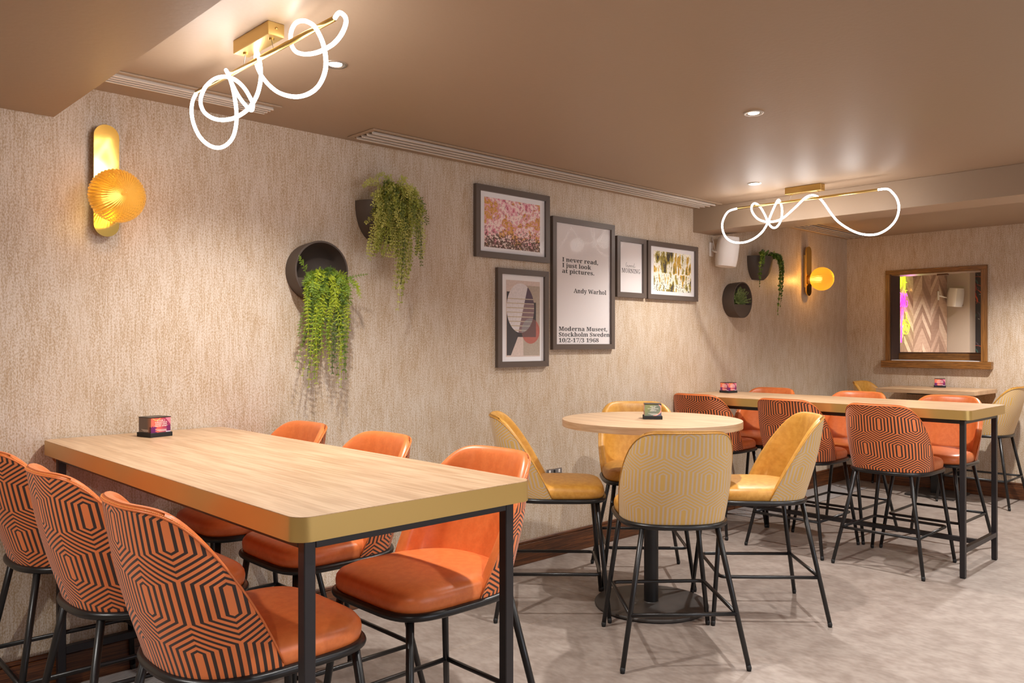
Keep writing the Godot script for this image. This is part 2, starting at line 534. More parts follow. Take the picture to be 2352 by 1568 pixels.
	M.steel = mat(rgb8(190, 186, 180), 0.3, 0.9)
	# planters, frames, plastics
	M.planter = mat(rgb8(74, 62, 54), 0.6)
	M.frame = mat(rgb8(94, 82, 75), 0.42)
	M.white_card = mat(rgb8(232, 228, 228), 0.8)
	M.poster = mat(rgb8(220, 212, 210), 0.75)
	M.ink = mat(rgb8(26, 24, 24), 0.8)
	M.plastic = mat(rgb8(226, 218, 212), 0.45)
	M.grille = mat(rgb8(206, 200, 198), 0.6)
	var glass := mat(Color(1, 1, 1, 0.03), 0.03)
	glass.transparency = BaseMaterial3D.TRANSPARENCY_ALPHA
	glass.metallic_specular = 0.16
	M.glass = glass
	M.print_pink = mat(Color.WHITE, 0.7)
	M.print_pink.albedo_texture = splash_print(400, 256, 81, [rgb8(206, 104, 124), rgb8(232, 168, 178), rgb8(246, 222, 214), rgb8(226, 160, 164), rgb8(212, 150, 62), rgb8(224, 160, 150)], rgb8(72, 50, 34), 1.0, 1)
	M.print_gold = mat(Color.WHITE, 0.7)
	M.print_gold.albedo_texture = splash_print(400, 256, 87, [rgb8(60, 50, 24), rgb8(160, 140, 40), rgb8(240, 236, 216), rgb8(250, 246, 232), rgb8(206, 160, 40), rgb8(110, 104, 40)], rgb8(62, 54, 30), 0.35, 3)
	M.print_shapes = mat(Color.WHITE, 0.7)
	M.print_shapes.albedo_texture = shapes_print()
	for k in 3:
		M["menu_%d" % k] = mat(Color.WHITE, 0.4)
		M["menu_%d" % k].albedo_texture = menu_print(k)
	M.menu_text = mat(rgb8(246, 240, 232), 0.6)
	M.leaf_paper = mat(Color.WHITE, 0.5)
	M.leaf_paper.albedo_texture = leaf_paper()
	world_map(M.leaf_paper, Vector3(0.6, 0.9, 0.6))
	M.far_wall = mat(rgb8(176, 158, 142), 0.6)
	# plants
	for g in [["fern_bright", 152, 166, 32], ["fern_mid", 104, 130, 32], ["fern_dark", 64, 90, 26], ["maiden_light", 184, 182, 92], ["maiden_mid", 140, 144, 50], ["maiden_dark", 92, 104, 36], ["sprig_light", 148, 160, 96], ["sprig_mid", 108, 124, 68], ["rosette_light", 150, 166, 62], ["rosette_mid", 88, 112, 36], ["rosette_dark", 52, 74, 26]]:
		var l := mat(rgb8(g[1], g[2], g[3]), 0.5)
		l.backlight_enabled = true
		l.backlight = Color(0.25, 0.3, 0.08)
		M[g[0]] = l
	M.stem = mat(rgb8(92, 80, 40), 0.7)

func tex_rot(t: ImageTexture) -> ImageTexture:
	var im: Image = t.get_image().duplicate()
	im.rotate_90(CLOCKWISE)
	return ImageTexture.create_from_image(im)

func glow(col: Color, energy: float) -> StandardMaterial3D:
	var m := mat(col, 0.5)
	m.emission_enabled = true
	m.emission = col
	m.emission_energy_multiplier = energy
	return m

# ---------------------------------------------------------------- bar stools (they face -z)
func plan(f: float) -> Vector2:
	# seat outline; f = 0 is the middle of the back, +-PI the middle of the front
	var s := sin(f)
	var c := cos(f)
	var n := 2.6 if c > 0.0 else 4.6
	return Vector2(0.236 * signf(s) * pow(absf(s), 2.0 / n), (0.23 if c > 0.0 else 0.274) * signf(c) * pow(absf(c), 2.0 / n))

func rounded(pts: Array, r: float, steps := 6) -> Array:
	# an open path with its inner corners rounded
	var o := [pts[0]]
	for i in range(1, pts.size() - 1):
		var a: Vector3 = pts[i] + (pts[i - 1] - pts[i]).normalized() * r
		var b: Vector3 = pts[i] + (pts[i + 1] - pts[i]).normalized() * r
		for k in steps + 1:
			var t := float(k) / steps
			o.append(a.lerp(pts[i], t).lerp(Vector3(pts[i]).lerp(b, t), t))
	o.append(pts[-1])
	return o

const RING_Y := 0.6
const SHELL_Y := 0.612
const SHELL_H := 0.405

func shell_point(f: float, y: float, inward: float) -> Vector3:
	var p := plan(f)
	var q := plan(f + 0.01)
	var t := (q - p).normalized()
	var n := Vector2(t.y, -t.x)
	if n.dot(p) < 0.0: n = -n
	var v := clampf((y - SHELL_Y) / SHELL_H, 0.0, 1.2)
	var bulge := 0.02 * sin(PI * clampf(v * 0.85 + 0.08, 0.0, 1.0)) - 0.006
	p += n * (bulge - inward)
	return Vector3(p.x, y, p.y + 0.1 * pow(v, 1.1))

func make_stool(colour: String) -> Node3D:
	var t := Node3D.new()
	var leather: Material = M["leather_" + colour]
	# seat cushion
	var cush := MB.new().smooth(true)
	var rows := []
	for lv in [[0.02, 0.597], [0.93, 0.597], [0.985, 0.603], [1.006, 0.624], [1.01, 0.638], [1.0, 0.652], [0.965, 0.665], [0.9, 0.673], [0.7, 0.681], [0.4, 0.684], [0.15, 0.685], [0.002, 0.6851]]:
		var row := []
		for k in 57:
			var f := -PI + TAU * (k % 56) / 56.0
			var p := plan(f)
			var s: float = lv[0] * lerpf(0.93, 0.99, smoothstep(1.25, 1.62, absf(f)))
			row.append(Vector3(p.x * s, lv[1], p.y * s))
		rows.append(row)
	cush.grid(rows, func(m: Vector3) -> Vector3: return m - Vector3(0, 0.64, 0))
	obj("seat", cush.mesh(), leather, t)
	# frame ring under the seat
	var ring := []
	for k in 56:
		var p := plan(-PI + TAU * k / 56.0)
		ring.append(Vector3(p.x, RING_Y, p.y))
	obj("seat_frame", MB.new().smooth(true).tube(ring, 0.0125, 10, true).mesh(), M.black, t)
	# shell of the back
	var fm := 1.565
	var fs := []
	var n := 48
	for k in n + 1:
		var u := -1.0 + 2.0 * k / n
		fs.append(fm * signf(u) * (1.0 - pow(1.0 - absf(u), 1.15)))
	var arc := [0.0]
	for k in n: arc.append(arc[-1] + (plan(fs[k + 1]) - plan(fs[k])).length())
	var half: float = arc[-1] * 0.5
	var outer := []
	var inner := []
	var ouv := []
	var rim := []
	var nv := 14
	var heights := []
	for k in n + 1:
		var u := clampf((plan(fs[k]).y - 0.002) / 0.222, 0.0, 1.0)
		heights.append(maxf(SHELL_H * (1.0 - pow(1.0 - u, 2.2)), 0.004))
	for j in nv + 1:
		var ro := []
		var ru := []
		for k in n + 1:
			var h: float = heights[k]
			var y := SHELL_Y + h * j / nv
			ro.append(shell_point(fs[k], y, 0.0))
			ru.append(Vector2((arc[k] - half) / 0.192, -(y - SHELL_Y) / 0.318))
		outer.append(ro)
		ouv.append(ru)
	# leather side: over the lip and down the inside
	for lv in [[0.0, 0.0], [0.002, 0.005], [0.008, 0.0095], [0.016, 0.0105], [0.024, 0.0075], [0.03, 0.0], [0.034, -0.012], [0.037, -0.03], [0.039, -0.06], [0.04, -0.12], [0.04, -0.2], [0.04, -0.28], [0.039, -0.38]]:
		var ri := []
		for k in n + 1:
			var small := clampf(heights[k] / 0.06, 0.25, 1.0)
			ri.append(shell_point(fs[k], maxf(SHELL_Y + heights[k] + lv[1] * small, SHELL_Y + 0.006), lv[0] * small))
		inner.append(ri)
	for k in n + 1: rim.append(shell_point(fs[k], SHELL_Y + heights[k], -0.0005))
	var axis := func(m: Vector3) -> Vector3: return Vector3(m.x, 0, m.z + 0.04)
	obj("backrest", MB.new().smooth(true).grid(outer, axis, ouv).mesh(), M["cloth_%s_0" % colour], t)
	obj("backrest_pad", MB.new().smooth(true).grid(inner, func(m: Vector3) -> Vector3: return Vector3(0, 0.2, 0) - axis.call(m)).mesh(), leather, t)
	obj("piping", MB.new().smooth(true).tube(rim, 0.0028, 6).mesh(), leather, t)
	# stitches beside the piping
	var sew := MB.new()
	for k in range(2, n - 2):
		for s in 3:
			var f: float = lerpf(fs[k], fs[k + 1], s / 3.0)
			var y: float = SHELL_Y + lerpf(heights[k], heights[k + 1], s / 3.0) + 0.005
			var f2: float = lerpf(fs[k], fs[k + 1], s / 3.0 + 0.2)
			var y2: float = SHELL_Y + lerpf(heights[k], heights[k + 1], s / 3.0 + 0.2) + 0.005
			var a := shell_point(f, y, 0.0008)
			var b := shell_point(f2, y2, 0.0008)
			var d := b - a
			if d.length() < 1e-4: continue
			sew.box((a + b) * 0.5, Vector3(d.length(), 0.0014, 0.0014), 0.0, Basis(d.normalized(), d.normalized().cross(Vector3.UP).normalized(), Vector3.UP).orthonormalized())
	obj("stitching", sew.mesh(), M["thread_" + colour], t)
	# legs with rubber feet
	for s in [[-1, 1], [1, 1], [-1, -1], [1, -1]]:
		var top := Vector3(s[0] * (0.165 if s[1] > 0 else 0.185), RING_Y - 0.004, 0.183 if s[1] > 0 else -0.228)
		var foot := Vector3(s[0] * (0.272 if s[1] > 0 else 0.26), 0.012, s[1] * 0.285)
		var leg := obj("leg", MB.new().smooth(true).tube([top, top.lerp(foot, 0.5), foot], [0.0125, 0.0118, 0.0108], 10).mesh(), M.black, t)
		obj("foot", MB.new().smooth(true).tube([foot + (top - foot).normalized() * 0.012, foot, Vector3(foot.x, 0.0005, foot.z)], [0.0112, 0.0115, 0.0095], 10).mesh(), M.rubber, leg)
	var fy := 0.232
	obj("footrest", MB.new().smooth(true).tube(rounded([Vector3(-0.231, fy, 0.25), Vector3(-0.226, fy, -0.242), Vector3(0.226, fy, -0.242), Vector3(0.231, fy, 0.25)], 0.035), 0.009, 8).mesh(), M.black, t)
	obj("stretcher", MB.new().smooth(true).tube([Vector3(-0.231, fy, 0.25), Vector3(0.231, fy, 0.25)], 0.009, 8).mesh(), M.black, t)
	return t

var stool_proto := {}
func stool(colour: String, x: float, z: float, turn_deg: float, cloth: int, label: String, group: String) -> void:
	var o: Node3D
	if not stool_proto.has(colour):
		o = make_stool(colour)
		stool_proto[colour] = o
	else:
		o = stool_proto[colour].duplicate()
	o.name = numbered("bar_stool")
	add_child(o)
	o.position = Vector3(x, 0, z)
	o.rotation_degrees.y = turn_deg
	tag(o, label, "stool", group)
	(o.get_node("backrest") as MeshInstance3D).material_override = M["cloth_%s_%d" % [colour, cloth]]

# ---------------------------------------------------------------- tables
func rounded_rect(x0: float, x1: float, z0: float, z1: float, r: float, y: float) -> Array:
	var o := []
	for c in [[x1 - r, z1 - r, 0.0], [x0 + r, z1 - r, PI / 2], [x0 + r, z0 + r, PI], [x1 - r, z0 + r, 1.5 * PI]]:
		for k in 9:
			var f: float = c[2] + PI / 2 * k / 8
			o.append(Vector3(c[0] + cos(f) * r, y, c[1] + sin(f) * r))
	return o

func high_table(x0: float, x1: float, z0: float, z1: float, top: float, label: String) -> void:
	var cx := (x0 + x1) / 2
	var cz := (z0 + z1) / 2
	var t := thing("high_table", label, "table", Vector3(cx, 0, cz), 0, "long high tables with brass edges")
	var hx := (x1 - x0) / 2
	var hz := (z1 - z0) / 2
	var th := 0.057
	obj("tabletop", MB.new().slab(rounded_rect(-hx + 0.0015, hx - 0.0015, -hz + 0.0015, hz - 0.0015, 0.042, top - th + 0.002), Vector3.UP * (th - 0.002)).mesh(), M.oak, t)
	var lo := rounded_rect(-hx, hx, -hz, hz, 0.043, top - th)
	var hi := rounded_rect(-hx, hx, -hz, hz, 0.043, top - 0.0012)
	lo.append(lo[0]); hi.append(hi[0])
	obj("edge_band", MB.new().smooth(true).grid([lo, hi], func(m: Vector3) -> Vector3: return Vector3(m.x, 0, m.z * 0.3)).mesh(), M.gold_edge, t)
	var w := 0.03
	var ix := hx - 0.041 - w / 2
	var iz := hz - 0.041 - w / 2
	var rail := top - th - 0.0135
	for sx in [-1, 1]:
		for sz in [-1, 1]:
			var leg := obj("leg", MB.new().box(Vector3(sx * ix, rail / 2 + 0.0065, sz * iz), Vector3(w, rail - 0.012 + 0.0135, w), 0.002).mesh(), M.black_square, t)
			obj("glide", MB.new().box(Vector3(sx * ix, 0.003, sz * iz), Vector3(w - 0.004, 0.006, w - 0.004)).mesh(), M.rubber, leg)
		obj("side_rail", MB.new().box(Vector3(sx * ix, rail, 0), Vector3(w, 0.026, iz * 2 - w), 0.0015).mesh(), M.black_square, t)
	for sz in [-1, 1]:
		obj("end_rail", MB.new().box(Vector3(0, rail, sz * iz), Vector3(ix * 2 - w, 0.026, w), 0.0015).mesh(), M.black_square, t)
		obj("foot_rail", MB.new().box(Vector3(0, 0.165, sz * iz), Vector3(ix * 2 - w, 0.03, w), 0.0015).mesh(), M.black_square, t)
	obj("stretcher", MB.new().box(Vector3(0, 0.165, 0), Vector3(w, 0.03, iz * 2 - w), 0.0015).mesh(), M.black_square, t)

func round_table(c: Vector3, top: float) -> void:
	var t := thing("round_table", "round oak high table on a black pedestal between four mustard stools", "table", c)
	var r := 0.474
	var poly := []
	for k in 72: poly.append(Vector3(cos(TAU * k / 72) * (r - 0.001), top - 0.035, sin(TAU * k / 72) * (r - 0.001)))
	obj("tabletop", MB.new().slab(poly, Vector3.UP * 0.035).mesh(), M.oak, t)
	var lo := []
	var hi := []
	var ul := []
	var uh := []
	for k in 73:
		var f := TAU * (k % 72) / 72
		lo.append(Vector3(cos(f) * r, top - 0.0352, sin(f) * r))
		hi.append(Vector3(cos(f) * r, top - 0.0008, sin(f) * r))
		ul.append(Vector2(0, k * 0.04))
		uh.append(Vector2(0.05, k * 0.04))
	obj("edge_band", MB.new().smooth(true).grid([lo, hi], func(m: Vector3) -> Vector3: return Vector3(m.x, 0, m.z), [ul, uh]).mesh(), M.oak_edge, t)
	obj("mounting_plate", MB.new().box(Vector3(0, top - 0.043, 0), Vector3(0.36, 0.014, 0.36), 0.003).mesh(), M.black, t)
	obj("column", MB.new().smooth(true).lathe([Vector2(0.038, 0.02), Vector2(0.038, top - 0.05)], 28).mesh(), M.black, t)
	obj("base_plate", MB.new().lathe([Vector2(0.0, 0.003), Vector2(0.285, 0.003), Vector2(0.3, 0.008), Vector2(0.3, 0.016), Vector2(0.296, 0.021), Vector2(0.042, 0.021), Vector2(0.038, 0.026), Vector2(0.0, 0.026)], 56).mesh(), M.base_disc, t)

func wall_table() -> void:
	var x0 := 7.68
	var x1 := 8.285
	var z0 := 0.55
	var z1 := 1.385
	var top := 0.98
	var t := thing("wall_table", "rectangular oak table against the wall below the wooden hatch", "table", Vector3((x0 + x1) / 2, 0, (z0 + z1) / 2))
	var hx := (x1 - x0) / 2
	var hz := (z1 - z0) / 2
	obj("tabletop", MB.new().box(Vector3(0, top - 0.018, 0), Vector3(hx * 2, 0.036, hz * 2), 0.0015).mesh(), M.oak_edge, t)
	obj("mounting_plate", MB.new().box(Vector3(0, top - 0.045, 0), Vector3(0.3, 0.016, 0.4), 0.002).mesh(), M.black, t)
	obj("column", MB.new().box(Vector3(0.04, top / 2 - 0.02, 0), Vector3(0.09, top - 0.07, 0.09), 0.004).mesh(), M.black, t)
	obj("base_plate", MB.new().box(Vector3(0.04, 0.011, 0), Vector3(0.44, 0.018, 0.42), 0.003).mesh(), M.base_disc, t)

func text_mesh(s: String, wide: float, tall: float, bold := true, serif := true) -> Array:
	# [mesh, scale, offset]: lettering wide x tall with its lower left corner at the offset
	var f := SystemFont.new()
	f.font_names = PackedStringArray(["Droid Serif" if serif else "Droid Sans"])
	f.font_weight = 700 if bold else 400
	var m := TextMesh.new()
	m.text = s
	m.font = f
	m.font_size = 64
	m.pixel_size = 0.01
	m.depth = 0.02
	m.curve_step = 2.0
	m.horizontal_alignment = HORIZONTAL_ALIGNMENT_CENTER
	var b := m.get_aabb()
	var sc := Vector3(wide / maxf(b.size.x, 1e-4), tall / maxf(b.size.y, 1e-4), 0.02)
	return [m, sc, -b.position * sc]

func text_line(s: String, x0: float, x1: float, base: float, cap: float, z: float, c: Vector3, parent: Node3D, bold := true) -> void:
	# one line of serif lettering from x0 to x1 standing on base, its capitals cap high
	var one: TextMesh = text_mesh("I", 1.0, 1.0, bold)[0]
	var b := one.get_aabb()
	var m: TextMesh = text_mesh(s, 1.0, 1.0, bold)[0]
	var a := m.get_aabb()
	var sc := Vector3((x1 - x0) / a.size.x, cap / b.size.y, 0.02)
	var o := obj("printed_line", m, M.ink, parent)
	o.transform = Transform3D(Basis.from_scale(sc), Vector3(x0 - a.position.x * sc.x, base - b.position.y * sc.y, z) - c)

func letter(called: String, s: String, at: Vector3, wide: float, tall: float, mt: Material, parent: Node3D, basis := Basis(), bold := true, serif := true) -> void:
	var a := text_mesh(s, wide, tall, bold, serif)
	var o := obj(called, a[0], mt, parent)
	o.transform = Transform3D(basis * Basis.from_scale(a[1]), at + basis * Vector3(a[2].x, a[2].y, 0))

func menu_cube(at: Vector3, turn: float, first: int, words: String, label: String) -> void:
	var t := thing("menu_cube", label, "menu", at, turn, "printed menu cubes on the tables")
	var w := 0.088
	obj("base", MB.new().box(Vector3(0, 0.009, 0), Vector3(0.1, 0.018, 0.1), 0.0015).mesh(), M.rubber, t)
	obj("block", MB.new().box(Vector3(0, 0.048, 0), Vector3(w - 0.002, 0.062, w - 0.002)).mesh(), M.black_square, t)
	obj("lid", MB.new().box(Vector3(0, 0.0805, 0), Vector3(w + 0.002, 0.003, w + 0.002)).mesh(), M.black, t)
	var y0 := 0.0185
	var y1 := 0.079
	var h := w / 2
	for k in 4:
		var b := Basis(Vector3.UP, PI / 2 * k)
		var q := MB.new()
		q.quad(b * Vector3(-h, y0, h), b * Vector3(h, y0, h), b * Vector3(h, y1, h), b * Vector3(-h, y1, h), b * Vector3.BACK, Vector2(0, 1), Vector2(1, 1), Vector2(1, 0), Vector2(0, 0))
		var which: int = [[0, 2, 1, 2], [1, 0, 2, 0], [0, 0, 1, 0]][first][k]
		var face := obj("printed_card", q.mesh(), M["menu_%d" % which], t)
		if k == 0:
			letter("printed_words", words, b * Vector3(-h * 0.62, 0.043, h + 0.0002), h * 1.3, 0.027, M.menu_text, face, b, true, false)
		elif which == 0:
			letter("printed_words", "2 FOR 1\nCOCKTAILS\nEVERY DAY\nFROM 5PM*", b * Vector3(-h * 0.62, 0.043, h + 0.0002), h * 1.3, 0.027, M.menu_text, face, b, true, false)
		var bars := MB.new()
		for r in 3: bars.box(b * Vector3(0.004 * r, 0.03 - r * 0.0032, h + 0.0003), Vector3(0.05 - r * 0.008, 0.0011, 0.0003), 0.0, b)
		obj("small_print", bars.mesh(), M.menu_text, face)

# ---------------------------------------------------------------- things on the wall
func picture(called: String, label: String, x0: float, x1: float, y0: float, y1: float, rail: float, art, ax0 := 0.0, ax1 := 0.0, ay0 := 0.0, ay1 := 0.0, card: Material = null) -> Node3D:
	var c := Vector3((x0 + x1) / 2, (y0 + y1) / 2, 0)
	var t := thing(called, label, "picture", c, 0, "framed pictures on the papered wall")
	var hx := (x1 - x0) / 2
	var hy := (y1 - y0) / 2
	var d := 0.026
	for s in [[Vector2(-hx, hy), Vector2(hx, hy)], [Vector2(hx, hy), Vector2(hx, -hy)], [Vector2(hx, -hy), Vector2(-hx, -hy)], [Vector2(-hx, -hy), Vector2(-hx, hy)]]:
		var a: Vector2 = s[0]
		var b: Vector2 = s[1]
		var ia := Vector2(a.x - signf(a.x) * rail, a.y - signf(a.y) * rail)
		var ib := Vector2(b.x - signf(b.x) * rail, b.y - signf(b.y) * rail)
		var g := 0.0004 * (b - a).normalized()
		obj("frame_rail", MB.new().slab([Vector3(a.x + g.x, a.y + g.y, 0.001), Vector3(b.x - g.x, b.y - g.y, 0.001), Vector3(ib.x - g.x, ib.y - g.y, 0.001), Vector3(ia.x + g.x, ia.y + g.y, 0.001)], Vector3(0, 0, d)).mesh(), M.frame, t)
	obj("mount_card", MB.new().box(Vector3(0, 0, 0.008), Vector3(hx * 2 - rail * 1.6, hy * 2 - rail * 1.6, 0.006)).mesh(), card if card else M.white_card, t)
	if art:
		var q := MB.new()
		var z := 0.0116
		q.quad(Vector3(ax0 - c.x, ay0 - c.y, z), Vector3(ax1 - c.x, ay0 - c.y, z), Vector3(ax1 - c.x, ay1 - c.y, z), Vector3(ax0 - c.x, ay1 - c.y, z), Vector3.BACK, Vector2(0, 1), Vector2(1, 1), Vector2(1, 0), Vector2(0, 0))
		obj("print", q.mesh(), art, t)
	var gl := MB.new()
	var gx := hx - rail * 0.9
	var gy := hy - rail * 0.9
	gl.quad(Vector3(-gx, -gy, 0.017), Vector3(gx, -gy, 0.017), Vector3(gx, gy, 0.017), Vector3(-gx, gy, 0.017), Vector3.BACK)
	obj("glass", gl.mesh(), M.glass, t)
	return t

func sconce(x: float, y: float, label: String, energy: float) -> void:
	var t := thing("wall_sconce", label, "wall lamp", Vector3(x, y, 0), 0, "brass wall sconces with amber ribbed globes")
	obj("wall_box", MB.new().box(Vector3(0, 0.08, 0.016), Vector3(0.062, 0.31, 0.03), 0.002).mesh(), M.brass, t)
	var pill := []
	for k in 15: pill.append(Vector3(cos(PI * k / 14) * 0.05, 0.264 + sin(PI * k / 14) * 0.05, 0.032))
	for k in 15: pill.append(Vector3(-cos(PI * k / 14) * 0.05, -0.104 - sin(PI * k / 14) * 0.05, 0.032))
	obj("back_plate", MB.new().slab(pill, Vector3(0, 0, 0.012)).mesh(), M.brass_mirror, t)
	var turn := Basis(Vector3.RIGHT, PI / 2)
	obj("collar", MB.new().smooth(true).lathe([Vector2(0.0, 0.0), Vector2(0.042, 0.0), Vector2(0.042, 0.022), Vector2(0.036, 0.028), Vector2(0.0, 0.028)], 32, Vector3(0, 0, 0.044), turn).mesh(), M.brass, t)
	# ribbed globe
	var rows := []
	var nr := 26
	for j in nr + 1:
		var a := lerpf(0.36, PI - 0.02, float(j) / nr)
		var row := []
		for k in 193:
			var f := TAU * (k % 192) / 192 + a * 0.12
			var r := 0.107 * (1.0 + 0.022 * cos((k % 192) * TAU / 4.0) * sin(a))
			row.append(Vector3(cos(f) * sin(a) * r, sin(f) * sin(a) * r, 0.17 - cos(a) * r))
		rows.append(row)
	var globe_at := Vector3(0, 0, 0.17)
	obj("globe", MB.new().smooth(true).grid(rows, func(m: Vector3) -> Vector3: return m - globe_at).mesh(), M.amber, t)
	obj("bulb", MB.new().smooth(true).lathe([Vector2(0.0, 0.0), Vector2(0.013, 0.0), Vector2(0.014, 0.03), Vector2(0.022, 0.06), Vector2(0.02, 0.082), Vector2(0.01, 0.094), Vector2(0.0, 0.096)], 20, Vector3(0, 0, 0.075), turn).mesh(), M.filament, t)
	lamp_omni(Vector3(0, 0, 0.14), energy, rgb8(255, 186, 92), t, 0.02)

func loop_lamp(cx: float, loops: Array, label: String) -> void:
	var t := thing("loop_chandelier", label, "ceiling light", Vector3(cx, 2.37, 1.05), 0, "brass bar lamps with looping light tubes")
	var roof := CEIL - 2.37
	obj("canopy", MB.new().box(Vector3(0, roof - 0.023, 0.01), Vector3(0.06, 0.046, 0.257), 0.002).mesh(), M.brass, t)
	for s in [-1, 1]:
		obj("canopy_screw", MB.new().smooth(true).lathe([Vector2(0, 0), Vector2(0.004, 0), Vector2(0.004, 0.003), Vector2(0, 0.004)], 12, Vector3(0, roof - 0.02, 0.01 + s * 0.1285), Basis(Vector3.RIGHT, s * PI / 2)).mesh(), M.brass, t)
		obj("cable_nut", MB.new().lathe([Vector2(0, 0), Vector2(0.009, 0), Vector2(0.009, 0.005), Vector2(0, 0.005)], 14, Vector3(0, roof - 0.051, 0.01 + s * 0.095)).mesh(), M.brass, t)
		obj("cable", MB.new().tube([Vector3(0, roof - 0.048, 0.01 + s * 0.095), Vector3(0, 0.006, 0.01 + s * 0.11)], 0.0012, 6).mesh(), M.steel, t)
	obj("bar", MB.new().smooth(true).tube([Vector3(0, 0, -0.5), Vector3(0, 0, 0.5)], 0.0085, 14).mesh(), M.brass, t)
	var c := Curve3D.new()
	var pts := []
	for k in loops.size() / 3: pts.append(Vector3(loops[k * 3], loops[k * 3 + 1], loops[k * 3 + 2]))
	pts[0] = Vector3(0, 0, -0.5)
	pts[-1] = Vector3(0, 0, 0.5)
	for k in pts.size():
		var d: Vector3 = (pts[mini(k + 1, pts.size() - 1)] - pts[maxi(k - 1, 0)]) / 6.0
		c.add_point(pts[k], -d, d)
	c.bake_interval = 0.012
	var path := []
	for p in c.get_baked_points(): path.append(p)
	obj("light_tube", MB.new().smooth(true).tube(path, 0.0066, 10).mesh(), M.neon_white, t)
	# the light that the tube sends out, spread along the bar
	for k in 3:
		lamp_omni(Vector3(0.02 * (1 if k % 2 else -1), -0.13, -0.34 + k * 0.34), 0.035, rgb8(255, 250, 246), t, 0.06)

func downlight(at: Vector3, label: String, energy := 2.3) -> void:
	var t := thing("downlight", label, "downlight", at, 0, "round recessed downlights")
	obj("bezel", MB.new().smooth(true).lathe([Vector2(0.03, -0.0005), Vector2(0.034, -0.004), Vector2(0.043, -0.005), Vector2(0.046, -0.0005)], 40).mesh(), M.steel, t)
	obj("reflector", MB.new().smooth(true).lathe([Vector2(0.031, -0.001), Vector2(0.024, -0.0008)], 32).mesh(), M.chrome, t)
	obj("lens", MB.new().lathe([Vector2(0.0, -0.003), Vector2(0.025, -0.003), Vector2(0.026, -0.0005)], 32).mesh(), M.lens, t)
	lamp_spot(Vector3(0, -0.014, 0), energy, 68.0, rgb8(255, 251, 246), t, 0.028)

func diffuser(x0: float, x1: float, z0: float, z1: float, slots: int, label: String) -> void:
	var t := thing("ceiling_diffuser", label, "air vent", Vector3((x0 + x1) / 2, CEIL, (z0 + z1) / 2), 0, "slotted air diffusers in the ceiling")
	var hx := (x1 - x0) / 2
	var hz := (z1 - z0) / 2
	obj("backing", MB.new().box(Vector3(0, -0.0012, 0), Vector3(hx * 2 - 0.03, 0.002, hz * 2 - 0.03)).mesh(), M.vent_dark, t)
	for s in [-1, 1]:
		obj("frame_side", MB.new().box(Vector3(0, -0.004, s * (hz - 0.012)), Vector3(hx * 2, 0.0075, 0.024), 0.002).mesh(), M.ceil, t)
		obj("frame_end", MB.new().box(Vector3(s * (hx - 0.012), -0.004, 0), Vector3(0.024, 0.007, hz * 2 - 0.048), 0.002).mesh(), M.ceil, t)
	for k in slots:
		var z := lerpf(-hz + 0.024, hz - 0.024, (k + 0.5) / slots)
		obj("slat", MB.new().box(Vector3(0, -0.01, z), Vector3(hx * 2 - 0.05, 0.015, 0.005), 0.0008, Basis(Vector3.RIGHT, -0.35)).mesh(), M.slat, t)

